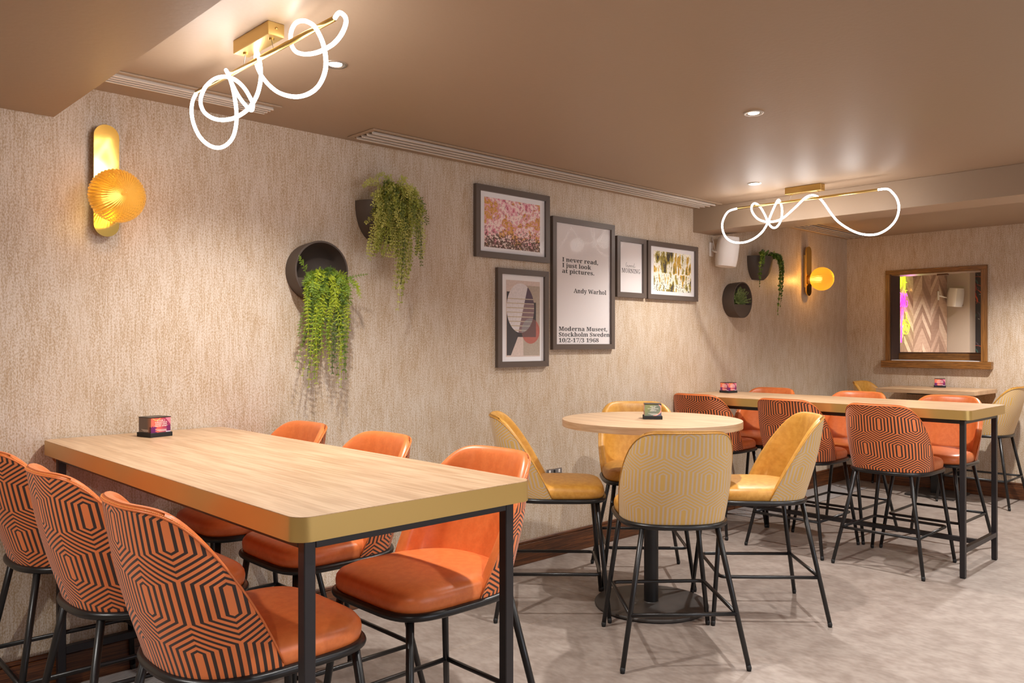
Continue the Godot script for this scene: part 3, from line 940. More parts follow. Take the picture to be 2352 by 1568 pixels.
func speaker(at: Vector3, turn: float, wall_at: Vector3, label: String) -> void:
	var t := thing("wall_speaker", label, "speaker", at, turn, "white wall speakers")
	# plan outline, front to +z, bowed
	var rows := []
	var h := 0.118
	for j in 9:
		var y := lerpf(-h, h, j / 8.0)
		var sc := 1.0 - 0.1 * pow(absf(y) / h, 3.0)
		var row := []
		for p in [[-0.05, -0.085], [-0.075, -0.04], [-0.083, 0.02], [-0.08, 0.052], [-0.07, 0.064], [-0.035, 0.075], [0.0, 0.078], [0.035, 0.075], [0.07, 0.064], [0.08, 0.052], [0.083, 0.02], [0.075, -0.04], [0.05, -0.085], [0.0, -0.088], [-0.05, -0.085]]:
			row.append(Vector3(p[0] * sc, y, p[1] * sc))
		rows.append(row)
	var tilt := Basis(Vector3.RIGHT, 0.12)
	for row in rows:
		for k in row.size(): row[k] = tilt * row[k]
	var body := MB.new().smooth(true).grid(rows, func(m: Vector3) -> Vector3: return Vector3(m.x, 0, m.z))
	body.smooth(false)
	for e in [0, 8]:
		for k in 14: body.tri(tilt * Vector3(0, -h if e == 0 else h, 0), rows[e][k], rows[e][k + 1], Vector3.DOWN if e == 0 else Vector3.UP)
	obj("cabinet", body.mesh(), M.plastic, t)
	var gr := []
	for j in 9:
		var y := lerpf(-h + 0.006, h - 0.006, j / 8.0)
		var sc := 1.0 - 0.1 * pow(absf(y) / h, 3.0)
		var row := []
		for p in [[-0.068, 0.0655], [-0.035, 0.0775], [0.0, 0.0805], [0.035, 0.0775], [0.068, 0.0655]]: row.append(tilt * Vector3(p[0] * sc, y, p[1] * sc))
		gr.append(row)
	obj("front_grille", MB.new().smooth(true).grid(gr, func(_m: Vector3) -> Vector3: return Vector3.BACK).mesh(), M.grille, t)
	obj("maker_badge", MB.new().slab([tilt * Vector3(0.04, -h + 0.016, 0.0765), tilt * Vector3(0.058, -h + 0.016, 0.071), tilt * Vector3(0.058, -h + 0.032, 0.071)], Vector3(0, 0, 0.002)).mesh(), M.ink, t)
	var inv := t.transform.affine_inverse()
	var w := inv * wall_at
	var bz := inv.basis
	obj("wall_bracket", MB.new().box(w + bz * Vector3(0, 0, 0.007), Vector3(0.05, 0.115, 0.013), 0.004, bz).mesh(), M.plastic, t)
	obj("bracket_arm", MB.new().smooth(true).tube([w + bz * Vector3(0, 0, 0.01), w.lerp(Vector3(0, 0, -0.086), 0.6) + Vector3(0, -0.005, 0), Vector3(0, 0, -0.08)], 0.008, 8).mesh(), M.plastic, t)
	obj("cable", MB.new().smooth(true).tube([w + bz * Vector3(0.012, 0.1, 0.004), w + bz * Vector3(-0.006, 0.06, 0.03), w + bz * Vector3(0.0, 0.0, 0.04), Vector3(0, -0.02, -0.08)], 0.0035, 6).mesh(), M.plastic, t)

# ---------------------------------------------------------------- planters and plants
func drum_planter(x: float, y: float, label: String) -> void:
	var t := thing("drum_planter", label, "planter", Vector3(x, y, 0), 0, "dark wall planters")
	var turn := Basis(Vector3.RIGHT, PI / 2)
	obj("body", MB.new().smooth(true).lathe([Vector2(0.142, 0.0005), Vector2(0.147, 0.05), Vector2(0.15, 0.108)], 64, Vector3.ZERO, turn).mesh(), M.planter, t)
	obj("rim", MB.new().lathe([Vector2(0.15, 0.108), Vector2(0.149, 0.11), Vector2(0.141, 0.11), Vector2(0.14, 0.108)], 64, Vector3.ZERO, turn).mesh(), M.planter, t)
	obj("inside", MB.new().smooth(true).lathe([Vector2(0.14, 0.109), Vector2(0.136, 0.008), Vector2(0.0, 0.006)], 64, Vector3.ZERO, turn).mesh(), M.planter, t)
	var half := []
	for k in 25:
		var f := lerpf(PI + 0.28, TAU - 0.28, k / 24.0)
		half.append(Vector3(cos(f) * 0.1405, sin(f) * 0.1405, 0.1))
	obj("front_panel", MB.new().slab(half, Vector3(0, 0, 0.008)).mesh(), M.planter, t)

func pocket_planter(x: float, y: float, label: String) -> void:
	# half a bowl against the wall; y is the rim
	var t := thing("pocket_planter", label, "planter", Vector3(x, y, 0), 0, "dark wall planters")
	for side in 2:
		var rows := []
		for j in 11:
			var v := j / 10.0
			var r := (0.15 - 0.006 * side) * sqrt(maxf(1.0 - pow(v * 0.9, 2.4), 0.05))
			var row := []
			for k in 25:
				var f := PI * k / 24.0
				row.append(Vector3(cos(f) * r, -0.2 * v, sin(f) * r * 0.92 + 0.001))
			rows.append(row)
		if side == 0:
			var b := MB.new().smooth(true).grid(rows, func(m: Vector3) -> Vector3: return m + Vector3(0, 0.05, 0))
			b.smooth(false)
			for k in 24: b.tri(Vector3(0, -0.2, 0.001), rows[10][k], rows[10][k + 1], Vector3.DOWN)
			obj("bowl", b.mesh(), M.planter, t)
		else:
			obj("inside", MB.new().smooth(true).grid(rows, func(m: Vector3) -> Vector3: return -(m + Vector3(0, 0.05, 0))).mesh(), M.planter, t)
	var rim := []
	for k in 25: rim.append(Vector3(cos(PI * k / 24.0) * 0.147, -0.001, sin(PI * k / 24.0) * 0.135 + 0.001))
	obj("rim", MB.new().smooth(true).tube(rim, 0.0035, 8).mesh(), M.planter, t)

func bezier(a: Vector3, b: Vector3, c: Vector3, d: Vector3, n: int) -> Array:
	var o := []
	for k in n + 1: o.append(a.bezier_interpolate(b, c, d, float(k) / n))
	return o

func leaf(mb: MB, at: Vector3, dir: Vector3, side: Vector3, length: float, width: float) -> void:
	var n := dir.cross(side).normalized()
	var tip := at + dir * length - n * length * 0.15
	var mid := at + dir * length * 0.5
	mb.tri(at, mid + side * width, tip, n)
	mb.tri(at, tip, mid - side * width, n)

func frond(t: Node3D, path: Array, kind: String, tone: Material, size: float) -> void:
	var mb := MB.new()
	mb.tube(path, 0.0011, 4, false, false)
	var n := path.size()
	for i in range(1, n):
		var p: Vector3 = path[i]
		var d: Vector3 = (path[i] - path[i - 1]).normalized()
		var w := d.cross(Vector3(rng.randfn(0, 0.5), rng.randfn(0, 0.5), 1.0)).normalized()
		var taper := 1.0 - 0.65 * pow(float(i) / n, 2.0)
		if kind == "fern":
			for s in [-1, 1]:
				var sd: Vector3 = (w * s + d * 0.55).normalized()
				var L: float = size * taper * rng.randf_range(0.75, 1.15)
				# a small feather: midrib and short teeth
				leaf(mb, p, sd, sd.cross(Vector3.BACK).normalized(), L, 0.0016)
				for q in 6:
					var at := p + sd * L * (0.16 + 0.14 * q)
					for s2 in [-1, 1]:
						leaf(mb, at, (sd * 0.7 + sd.cross(Vector3.BACK).normalized() * s2).normalized(), sd, L * 0.3 * (1.0 - 0.1 * q), 0.0012)
		elif kind == "maiden":
			for s in [-1, 1]:
				var sd: Vector3 = (w * s + d * 0.5 + Vector3(0, 0, rng.randfn(0, 0.4))).normalized()
				var L: float = size * taper * rng.randf_range(0.5, 1.2)
				for q in 4:
					var at := p + sd * L * (0.25 + 0.26 * q)
					var face := Vector3(rng.randfn(0, 0.5), rng.randfn(0, 0.5), 1).normalized()
					var a := sd.rotated(face, rng.randf_range(-1.4, 1.4))
					a = (a - face * a.dot(face)).normalized()
					var b := face.cross(a)
					var e := rng.randf_range(0.0024, 0.0038)
					mb.tri(at, at + (a * 0.8 + b) * e, at + (a * 2.0 + b * 0.7) * e, face)
					mb.tri(at, at + (a * 2.0 + b * 0.7) * e, at + (a * 2.0 - b * 0.7) * e, face)
					mb.tri(at, at + (a * 2.0 - b * 0.7) * e, at + (a * 0.8 - b) * e, face)
		elif kind == "rosette":
			var axis := (d * 0.4 + Vector3(rng.randfn(0, 0.7), rng.randfn(0, 0.3), 0.9)).normalized()
			var u := axis.cross(Vector3.UP if absf(axis.y) < 0.9 else Vector3.RIGHT).normalized()
			for q in 9:
				var f := q * 2.4
				var r := (u * cos(f) + axis.cross(u) * sin(f))
				var lift := 0.25 + 0.09 * q
				leaf(mb, p + w * rng.randfn(0, 0.002), (r + axis * lift).normalized(), axis.cross(r).normalized(), size * rng.randf_range(0.75, 1.1) * taper, size * 0.17)
		else:
			for s in 3:
				var sd := (w.rotated(d, rng.randf() * TAU) + d * 0.8).normalized()
				leaf(mb, p, sd, sd.cross(d).normalized(), size * rng.randf_range(0.7, 1.2), size * 0.16)
	obj("frond", mb.mesh(), tone, t)

func tones(prefix: String, k: int) -> Material:
	var pick := rng.randf()
	if prefix == "fern": return M.fern_bright if pick < 0.36 else (M.fern_mid if pick < 0.76 else M.fern_dark)
	if prefix == "maiden": return M.maiden_light if pick < 0.4 else (M.maiden_mid if pick < 0.8 else M.maiden_dark)
	if prefix == "rosette": return M.rosette_light if pick < 0.25 else (M.rosette_mid if pick < 0.7 else M.rosette_dark)
	return M.sprig_light if k % 2 else M.sprig_mid

func v3(s: float) -> Vector3:
	return Vector3(rng.randfn(0, s), rng.randfn(0, s), rng.randfn(0, s))

func wavy(path: Array, amount: float) -> Array:
	var ph := rng.randf() * TAU
	for i in path.size():
		var t := float(i) / path.size()
		path[i] += Vector3(sin(ph + t * 9.0), 0.3 * cos(ph + t * 7.0), 0.6 * cos(ph * 2.0 + t * 8.0)) * amount * t
	return path

func fern_plant() -> void:
	var at := Vector3(2.12, 1.7, 0.09)
	var t := thing("trailing_fern", "bright green fern spilling from the round wall planter in two long trails", "plant", at, 0, "plants in the wall planters")
	for k in 84:
		var a := lerpf(-2.9, 2.9, fposmod(k * 0.618, 1.0))
		var r := rng.randf_range(0.4, 1.0)
		var out := Vector3(sin(a) * 0.135 * r, cos(a) * 0.075 * r - 0.015, rng.randf_range(0.035, 0.1))
		var s := Vector3(out.x * 0.25, 0.0, 0.005)
		var e := out + Vector3(rng.randfn(0, 0.02), -rng.randf_range(0.01, 0.09), 0.01)
		frond(t, bezier(s, s.lerp(out, 0.5) + Vector3(0, 0.045, 0.02), out + Vector3(0, 0.02, 0.02), e, 13), "fern", tones("fern", k), 0.03)
	for k in 56:
		# trails: [x at the end, y at the end, spread]
		var lane: Array = [[-0.075, -0.52, 0.022], [0.085, -0.53, 0.02], [-0.02, -0.34, 0.035], [-0.1, -0.42, 0.03], [0.07, -0.42, 0.028], [0.05, -0.5, 0.02], [-0.06, -0.47, 0.025]][k % 7]
		var e := Vector3(lane[0] + rng.randfn(0, lane[2]), lane[1] * rng.randf_range(0.6, 1.0), 0.045 + rng.randfn(0, 0.014))
		var s := Vector3(clampf(e.x * 0.8, -0.1, 0.1), -0.02, 0.03) + v3(0.01)
		var b := Vector3(lerpf(s.x, e.x, 0.3), -0.12, 0.08)
		frond(t, wavy(bezier(s, s + Vector3(0, 0.03, 0.06), b, e, 30), 0.014), "fern", tones("fern", k), 0.03)
	frond(t, bezier(Vector3(0.1, 0.0, 0.03), Vector3(0.14, 0.04, 0.06), Vector3(0.17, 0.04, 0.1), Vector3(0.205, 0.045, 0.11), 10), "fern", M.fern_mid, 0.014)
	frond(t, bezier(Vector3(-0.09, 0.04, 0.02), Vector3(-0.12, 0.08, 0.05), Vector3(-0.14, 0.09, 0.06), Vector3(-0.155, 0.11, 0.07), 9), "fern", M.fern_mid, 0.022)
	for k in 3: frond(t, bezier(Vector3(0.1, 0.0, 0.03), Vector3(0.15, 0.03, 0.06), Vector3(0.18, 0.0, 0.07), Vector3(0.17 + k * 0.01, -0.05 - k * 0.01, 0.07), 10), "fern", M.fern_bright, 0.018)

func maiden_plant() -> void:
	var at := Vector3(2.53, 2.14, 0.07)
	var t := thing("maidenhair_plant", "olive green small-leaved plant overflowing the pocket planter above the fern", "plant", at, 0, "plants in the wall planters")
	for k in 150:
		var a := TAU * fposmod(k * 0.618, 1.0)
		var r := rng.randf_range(0.35, 1.0)
		var out := Vector3(cos(a) * 0.14 * r + 0.015, sin(a) * 0.13 * r - 0.01, rng.randf_range(0.03, 0.15))
		var s := Vector3(out.x * 0.3, -0.02, 0.01)
		frond(t, bezier(s, s.lerp(out, 0.4) + Vector3(0, 0.05, 0.03), out + Vector3(0, 0.03, 0.02), out + Vector3(rng.randfn(0, 0.02), -rng.randf_range(0.0, 0.08), 0.01), 18), "maiden", tones("maiden", k), 0.024)
	for k in 56:
		var lane: Array = [[-0.13, -0.33], [0.055, -0.54], [0.14, -0.3], [-0.06, -0.28], [0.03, -0.4], [0.0, -0.26], [0.075, -0.46], [-0.1, -0.3]][k % 8]
		var e := Vector3(lane[0] + rng.randfn(0, 0.022), lane[1] * rng.randf_range(0.7, 1.06), 0.07 + rng.randfn(0, 0.015))
		var s := Vector3(e.x * 0.6, 0.0, 0.04)
		frond(t, wavy(bezier(s, s + Vector3(0, 0.05, 0.08), Vector3(e.x * 0.9, -0.1, 0.13), e, 34), 0.01), "maiden", tones("maiden", k), 0.022)
	for e in [Vector3(-0.165, 0.07, 0.03), Vector3(-0.15, 0.09, 0.04), Vector3(-0.07, 0.135, 0.02), Vector3(-0.03, 0.12, 0.05), Vector3(0.1, 0.13, 0.03), Vector3(0.16, 0.06, 0.07), Vector3(0.185, -0.03, 0.08), Vector3(0.175, -0.08, 0.09), Vector3(-0.16, -0.12, 0.05), Vector3(-0.14, 0.02, 0.07)]:
		frond(t, bezier(Vector3(e.x * 0.2, 0, 0.03), Vector3(e.x * 0.4, e.y * 0.7 + 0.05, 0.07), Vector3(e.x * 0.8, e.y + 0.03, e.z + 0.02), e, 14), "maiden", M.maiden_light, 0.018)

func rosette_plant() -> void:
	var at := Vector3(6.487, 2.147, 0.07)
	var t := thing("trailing_succulent", "dark green rosette-leaved trailer hanging over both sides of the far pocket planter", "plant", at, 0, "plants in the wall planters")
	for k in 14:
		var x := lerpf(-0.11, 0.12, k / 13.0)
		var s := Vector3(x * 0.8, -0.02, 0.02)
		frond(t, bezier(s, s + Vector3(0, 0.03, 0), Vector3(x, 0.03 + 0.015 * sin(k * 2.1), 0.03), Vector3(x * 1.1, 0.025 + 0.02 * sin(k * 1.3), 0.05), 4), "rosette", tones("rosette", k), 0.022)
	for e in [[-0.165, -0.27, 0.045], [-0.17, -0.2, 0.05], [-0.15, -0.24, 0.055], [-0.16, -0.16, 0.05], [0.12, -0.5, 0.075], [0.16, -0.3, 0.08], [0.12, -0.36, 0.085], [0.15, -0.43, 0.08], [0.19, -0.22, 0.07], [0.11, -0.25, 0.09], [0.13, -0.47, 0.07], [0.17, -0.36, 0.075], [0.14, -0.32, 0.085], [0.18, -0.28, 0.07]]:
		var end := Vector3(e[0], e[1], e[2])
		var s := Vector3(e[0] * 0.55, -0.01, 0.03)
		frond(t, wavy(bezier(s, s + Vector3(e[0] * 0.2, 0.07, 0.05), Vector3(e[0] * 1.1, -0.02, e[2] + 0.035), end, int(absf(e[1]) * 52) + 3), 0.01), "rosette", tones("rosette", int(absf(e[1]) * 100)), 0.027)

func sprig_plant() -> void:
	var at := Vector3(6.085, 1.74, 0.05)
	var t := thing("bushy_sprigs", "grey-green bushy sprigs growing inside the far round planter", "plant", at, 0, "plants in the wall planters")
	for k in 100:
		var a := lerpf(-2.0, 2.0, fposmod(k * 0.618, 1.0))
		var L := rng.randf_range(0.05, 0.118)
		var e := Vector3(sin(a) * L, cos(a) * L * 0.95 + 0.01, rng.randf_range(0.0, 0.065))
		var s := Vector3(e.x * 0.3, -0.03, 0.01)
		frond(t, bezier(s, s + Vector3(0, 0.03, 0.01), e * 0.8, e, 10), "sprig", tones("sprig", k), 0.014)

# ---------------------------------------------------------------- the hatch and the room behind it
func neon_stroke(t: Node3D, pts: Array, m: Material, called := "neon_letter") -> void:
	obj(called, MB.new().smooth(true).tube(pts, 0.0034, 6).mesh(), m, t)

func neon_sign() -> void:
	var t := thing("neon_sign", "pink and lime neon lettering with a cup on the chevron boards behind the hatch", "neon sign", Vector3(9.83, 0, -0.082))
	# each letter as strokes in a unit cell, on the wall plane
	var cell := func(x0: float, y0: float, w: float, h: float, path: Array) -> Array:
		var o := []
		for p in path: o.append(Vector3(x0 + p[0] * w, y0 + p[1] * h, 0.012))
		return o
	var shapes := {
		"W": [[[0, 1], [0.25, 0], [0.5, 0.8], [0.75, 0], [1, 1]]], "M": [[[0, 0], [0.08, 1], [0.5, 0.15], [0.92, 1], [1, 0]], [[0.15, 0], [0.22, 0.75]]], "E": [[[1, 1], [0, 1], [0, 0], [1, 0]], [[0, 0.52], [0.8, 0.52]], [[0.18, 0.9], [0.18, 0.1]]],
		"O": [[[0.5, 1], [0.1, 0.85], [0, 0.5], [0.1, 0.15], [0.5, 0], [0.9, 0.15], [1, 0.5], [0.9, 0.85], [0.5, 1]]], "N": [[[0, 0], [0, 1], [1, 0], [1, 1]], [[0.2, 0], [0.2, 0.7]]], "G": [[[1, 0.8], [0.6, 1], [0.1, 0.85], [0, 0.5], [0.1, 0.12], [0.6, 0], [1, 0.15], [1, 0.45], [0.55, 0.45]]]}
	var put := func(ch: String, x: float, y: float, w: float, h: float, m: Material) -> void:
		for path in shapes[ch]: neon_stroke(t, cell.call(x, y, w, h, path), m)
	put.call("M", 0.04, 2.03, 0.135, 0.17, M.neon_lime)
	put.call("E", 0.2, 2.02, 0.08, 0.18, M.neon_lime)
	put.call("O", 0.02, 1.82, 0.085, 0.165, M.neon_pink)
	put.call("N", 0.125, 1.82, 0.065, 0.165, M.neon_pink)
	put.call("G", 0.21, 1.82, 0.07, 0.165, M.neon_pink)
	var bend := func(pts: Array) -> Array:
		var c := Curve3D.new()
		for k in pts.size():
			var d := Vector2(pts[mini(k + 1, pts.size() - 1)][0] - pts[maxi(k - 1, 0)][0], pts[mini(k + 1, pts.size() - 1)][1] - pts[maxi(k - 1, 0)][1]) / 6.0
			c.add_point(Vector3(pts[k][0], pts[k][1], 0.012), -Vector3(d.x, d.y, 0), Vector3(d.x, d.y, 0))
		c.bake_interval = 0.012
		return Array(c.get_baked_points())
	neon_stroke(t, bend.call([[0.085, 1.4], [0.087, 1.6], [0.1, 1.74], [0.135, 1.79], [0.15, 1.76], [0.13, 1.68], [0.1, 1.6], [0.12, 1.57], [0.155, 1.61]]), M.neon_pink)
	neon_stroke(t, bend.call([[0.1, 1.4], [0.105, 1.5], [0.12, 1.58]]), M.neon_pink)
	neon_stroke(t, bend.call([[0.23, 1.76], [0.27, 1.745], [0.24, 1.71], [0.26, 1.68]]), M.neon_lime, "neon_steam")
	neon_stroke(t, bend.call([[0.17, 1.66], [0.145, 1.6], [0.17, 1.53], [0.24, 1.5], [0.31, 1.53], [0.345, 1.6], [0.3, 1.65], [0.23, 1.67], [0.17, 1.66], [0.22, 1.63], [0.3, 1.61], [0.345, 1.6]]), M.neon_lime, "neon_cup")
	neon_stroke(t, bend.call([[0.19, 1.64], [0.2, 1.58], [0.245, 1.54], [0.29, 1.56], [0.31, 1.6]]), M.neon_lime, "neon_cup")
	neon_stroke(t, [Vector3(0.245, 2.02, 0.006), Vector3(0.25, 1.985, 0.006)], M.neon_lime, "neon_lead")
	lamp_omni(Vector3(0.16, 2.1, 0.1), 0.03, rgb8(200, 255, 40), t, 0.05)
	lamp_omni(Vector3(0.15, 1.85, 0.1), 0.035, rgb8(255, 60, 230), t, 0.05)
	lamp_omni(Vector3(0.24, 1.6, 0.1), 0.03, rgb8(200, 255, 40), t, 0.05)

func chevron_wall() -> void:
	# boards laid in slanted columns on the wall that goes on behind the hatch
	var w := struct("wall_chevron", MB.new().box(Vector3(10.08, 1.25, -0.14), Vector3(3.1, 2.6, 0.08)).mesh(), M.far_wall)
	var col := 0.29
	var rise := 0.265
	var pitch := 0.095
	var kinds := []
	for up in [-1, 1]:
		var y: float = rise * up
		kinds.append(MB.new().slab([Vector3(0.0012, 0, 0), Vector3(col - 0.0012, y, 0), Vector3(col - 0.0012, y + pitch - 0.0025, 0), Vector3(0.0012, pitch - 0.0025, 0)], Vector3(0, 0, 0.012)).mesh())
	var r := RandomNumberGenerator.new()
	r.seed = 12
	for c in 7:
		for j in 20:
			var up := c % 2
			var o := obj("board", kinds[up], M["chevron_%d" % (r.randi() % 3)], w)
			o.position = Vector3(11.5 - col * (c + 1), 0.85 + j * pitch + (rise if up == 0 else 0.0), -0.0985 - (0.002 if r.randf() < 0.3 else 0.0))

func make_glows() -> void:
	M.neon_white = glow(rgb8(255, 250, 246), 6.5)
	M.lens = glow(rgb8(255, 246, 232), 6.0)
	M.neon_lime = glow(rgb8(196, 255, 40), 1.0)
	M.neon_pink = glow(rgb8(240, 60, 255), 1.2)
	M.daylight = glow(rgb8(232, 240, 255), 1.2)
	M.filament = glow(rgb8(255, 220, 150), 1.0)
	var amber := mat(Color(0.97, 0.85, 0.47, 0.15), 0.07)
	amber.refraction_enabled = true
	amber.refraction_scale = 0.018
	amber.emission_enabled = true
	amber.emission = rgb8(255, 160, 40)
	amber.emission_energy_multiplier = 0.01
	M.amber = amber
	M.vent_dark = mat(rgb8(84, 68, 54), 0.7)
	M.slat = mat(rgb8(214, 198, 182), 0.45)
	M.rib = mat(rgb8(176, 170, 168), 0.4, 0.3)

func set_light() -> void:
	var cam := Camera3D.new()
	cam.name = "camera"
	cam.position = Vector3(0, 1.4, 3.68)
	cam.rotation_degrees = Vector3(0.0765, -43.79, 0)
	cam.fov = 45.41
	cam.near = 0.05
	cam.far = 60.0
	cam.current = true
	add_child(cam)
	var w := WorldEnvironment.new()
	w.name = "environment"
	var e := Environment.new()
	e.background_mode = Environment.BG_COLOR
	e.background_color = Color(0, 0, 0)
	e.tonemap_mode = Environment.TONE_MAPPER_LINEAR
	e.tonemap_exposure = 1.6
	e.sdfgi_enabled = true
	e.ssao_enabled = true
	e.ssil_enabled = true
	w.environment = e
	add_child(w)

func structure() -> void:
	var fl := struct("floor", MB.new().box(Vector3(4.85, -0.056, 3.2), Vector3(15.0, 0.1, 7.4)).mesh(), M.weld)
	obj("vinyl_sheet", MB.new().box(Vector3(0.45, -0.002, 0.4042), Vector3(5.927, 0.004, 0.8085)).mesh(), M.vinyl, fl)
	obj("vinyl_sheet", MB.new().box(Vector3(5.9733, -0.002, 0.405), Vector3(5.1134, 0.004, 0.81)).box(Vector3(3.0, -0.002, 3.7058), Vector3(11.06, 0.004, 5.7885)).mesh(), M.vinyl, fl)
	obj("weld_seam", MB.new().box(Vector3(3.415, -0.003, 0.404), Vector3(0.003, 0.004, 0.808)).mesh(), M.weld, fl)
	obj("weld_seam", MB.new().box(Vector3(0.45, -0.003, 0.81), Vector3(5.93, 0.004, 0.003)).mesh(), M.weld, fl)
	struct("ceiling", MB.new().box(Vector3(4.8, CEIL + 0.06, 3.25), Vector3(14.9, 0.12, 7.4)).mesh(), M.ceil)
	struct("ceiling_beam", MB.new().box(Vector3(5.668, 2.368, 3.25), Vector3(0.3, 0.186, 6.5), 0.002).mesh(), M.ceil)
	struct("ceiling_soffit", MB.new().box(Vector3(-0.775, 2.388, 3.25), Vector3(3.45, 0.146, 6.5), 0.002).mesh(), M.ceil)
	struct("wall_left", MB.new().box(Vector3(2.94, 1.24, -0.075), Vector3(11.18, 2.6, 0.15)).mesh(), M.paper)
	struct("wall_behind_camera", MB.new().box(Vector3(2.94, 1.24, 6.57), Vector3(11.18, 2.6, 0.14)).mesh(), M.paper)
	struct("wall_near_end", MB.new().box(Vector3(-2.57, 1.24, 3.25), Vector3(0.14, 2.6, 6.8)).mesh(), M.paper)
	# daylight window in the wall behind the camera
	var dw := struct("window_2", MB.new().box(Vector3(2.6, 0.86, 6.47), Vector3(4.2, 0.06, 0.08), 0.004).mesh(), M.white_card)
	obj("frame_head", MB.new().box(Vector3(2.6, 2.24, 6.475), Vector3(4.2, 0.06, 0.06), 0.004).mesh(), M.white_card, dw)
	for k in 4:
		obj("mullion", MB.new().box(Vector3(0.53 + k * 1.38, 1.55, 6.475), Vector3(0.06, 1.32, 0.06), 0.004).mesh(), M.white_card, dw)
	for k in 3:
		var pn := MB.new()
		var px := 0.56 + k * 1.38
		pn.quad(Vector3(px, 0.89, 6.48), Vector3(px + 1.32, 0.89, 6.48), Vector3(px + 1.32, 2.21, 6.48), Vector3(px, 2.21, 6.48), Vector3.FORWARD)
		obj("pane", pn.mesh(), M.daylight, dw)
	var sky := AreaLight3D.new()
	sky.name = "window_daylight"
	sky.area_size = Vector2(4.1, 1.3)
	sky.light_energy = 1.8
	sky.light_color = rgb8(232, 240, 255)
	sky.shadow_enabled = true
	sky.area_range = 30.0
	sky.position = Vector3(2.6, 1.55, 6.43)
	dw.add_child(sky)
	# back wall round the hatch
	var bw := MB.new()
	bw.box(Vector3(8.42, 1.24, 0.2185), Vector3(0.22, 2.6, 0.437))
	bw.box(Vector3(8.42, 1.24, 3.8765), Vector3(0.22, 2.6, 5.247))
	bw.box(Vector3(8.42, 0.582, 0.845), Vector3(0.22, 1.284, 0.816))
	bw.box(Vector3(8.42, 2.3065, 0.845), Vector3(0.22, 0.467, 0.816))
	struct("wall_back", bw.mesh(), M.paper)
	# skirting: plain board with a stepped top
	for s in [["baseboard_left", Vector3(2.89, 0, 0), 11.0, true], ["baseboard_back", Vector3(8.31, 0, 3.26), 6.48, false]]:
		var m := MB.new()
		if s[3]:
			m.box(s[1] + Vector3(0, 0.064, 0.01), Vector3(s[2], 0.128, 0.019), 0.001)
			m.box(s[1] + Vector3(0, 0.138, 0.007), Vector3(s[2], 0.02, 0.013), 0.004)
		else:
			m.box(s[1] + Vector3(-0.01, 0.064, 0), Vector3(0.019, 0.128, s[2]), 0.001)
			m.box(s[1] + Vector3(-0.007, 0.138, 0), Vector3(0.013, 0.02, s[2]), 0.004)
		struct(s[0], m.mesh(), M.dark_wood)
	# hatch
	var hw := struct("window_1", MB.new().box(Vector3(8.297, 2.0925, 0.851), Vector3(0.026, 0.039, 0.908), 0.002).mesh(), M.hatch_wood)
	obj("casing", MB.new().box(Vector3(8.297, 1.6485, 0.417), Vector3(0.026, 0.849, 0.04), 0.002).mesh(), M.jamb_wood, hw)
	obj("casing", MB.new().box(Vector3(8.297, 1.6485, 1.279), Vector3(0.026, 0.849, 0.052), 0.002).mesh(), M.jamb_wood, hw)
	obj("sill", MB.new().box(Vector3(8.3, 1.19, 0.857), Vector3(0.1, 0.068, 0.983), 0.003).mesh(), M.hatch_wood, hw)
	obj("jamb_lining", MB.new().box(Vector3(8.42, 1.6485, 0.4405), Vector3(0.22, 0.849, 0.009)).mesh(), M.lining, hw)
	obj("jamb_lining", MB.new().box(Vector3(8.42, 1.6485, 1.2495), Vector3(0.22, 0.849, 0.009)).mesh(), M.lining, hw)
	obj("head_lining", MB.new().box(Vector3(8.42, 2.069, 0.845), Vector3(0.22, 0.009, 0.8)).mesh(), M.hatch_wood, hw)
	obj("ledge", MB.new().box(Vector3(8.42, 1.2265, 0.845), Vector3(0.22, 0.006, 0.8)).mesh(), M.white_card, hw)
	obj("inner_rail", MB.new().box(Vector3(8.512, 1.262, 0.845), Vector3(0.034, 0.064, 0.8), 0.002).mesh(), M.hatch_wood, hw)
	obj("inner_rail", MB.new().box(Vector3(8.55, 1.28, 0.845), Vector3(0.04, 0.05, 0.86), 0.002).mesh(), M.dark_wood, hw)
	var pane := MB.new()
	pane.quad(Vector3(8.515, 1.294, 0.445), Vector3(8.515, 1.294, 1.245), Vector3(8.515, 2.064, 1.245), Vector3(8.515, 2.064, 0.445), Vector3.LEFT)
	obj("pane", pane.mesh(), M.glass, hw)
	obj("catch", MB.new().box(Vector3(8.49, 2.058, 0.86), Vector3(0.03, 0.012, 0.1), 0.002).mesh(), M.dark_wood, hw)
	# the room behind
	chevron_wall()
	struct("wall_far_pier", MB.new().box(Vector3(11.62, 1.24, 0.04), Vector3(0.22, 2.6, 0.28)).mesh(), M.far_wall)
	struct("wall_far_end", MB.new().box(Vector3(11.8, 1.24, 1.8), Vector3(0.14, 2.6, 3.9)).mesh(), M.leaf_paper)
	struct("wall_far_side", MB.new().box(Vector3(10.2, 1.24, 3.65), Vector3(3.4, 2.6, 0.14)).mesh(), M.far_wall)

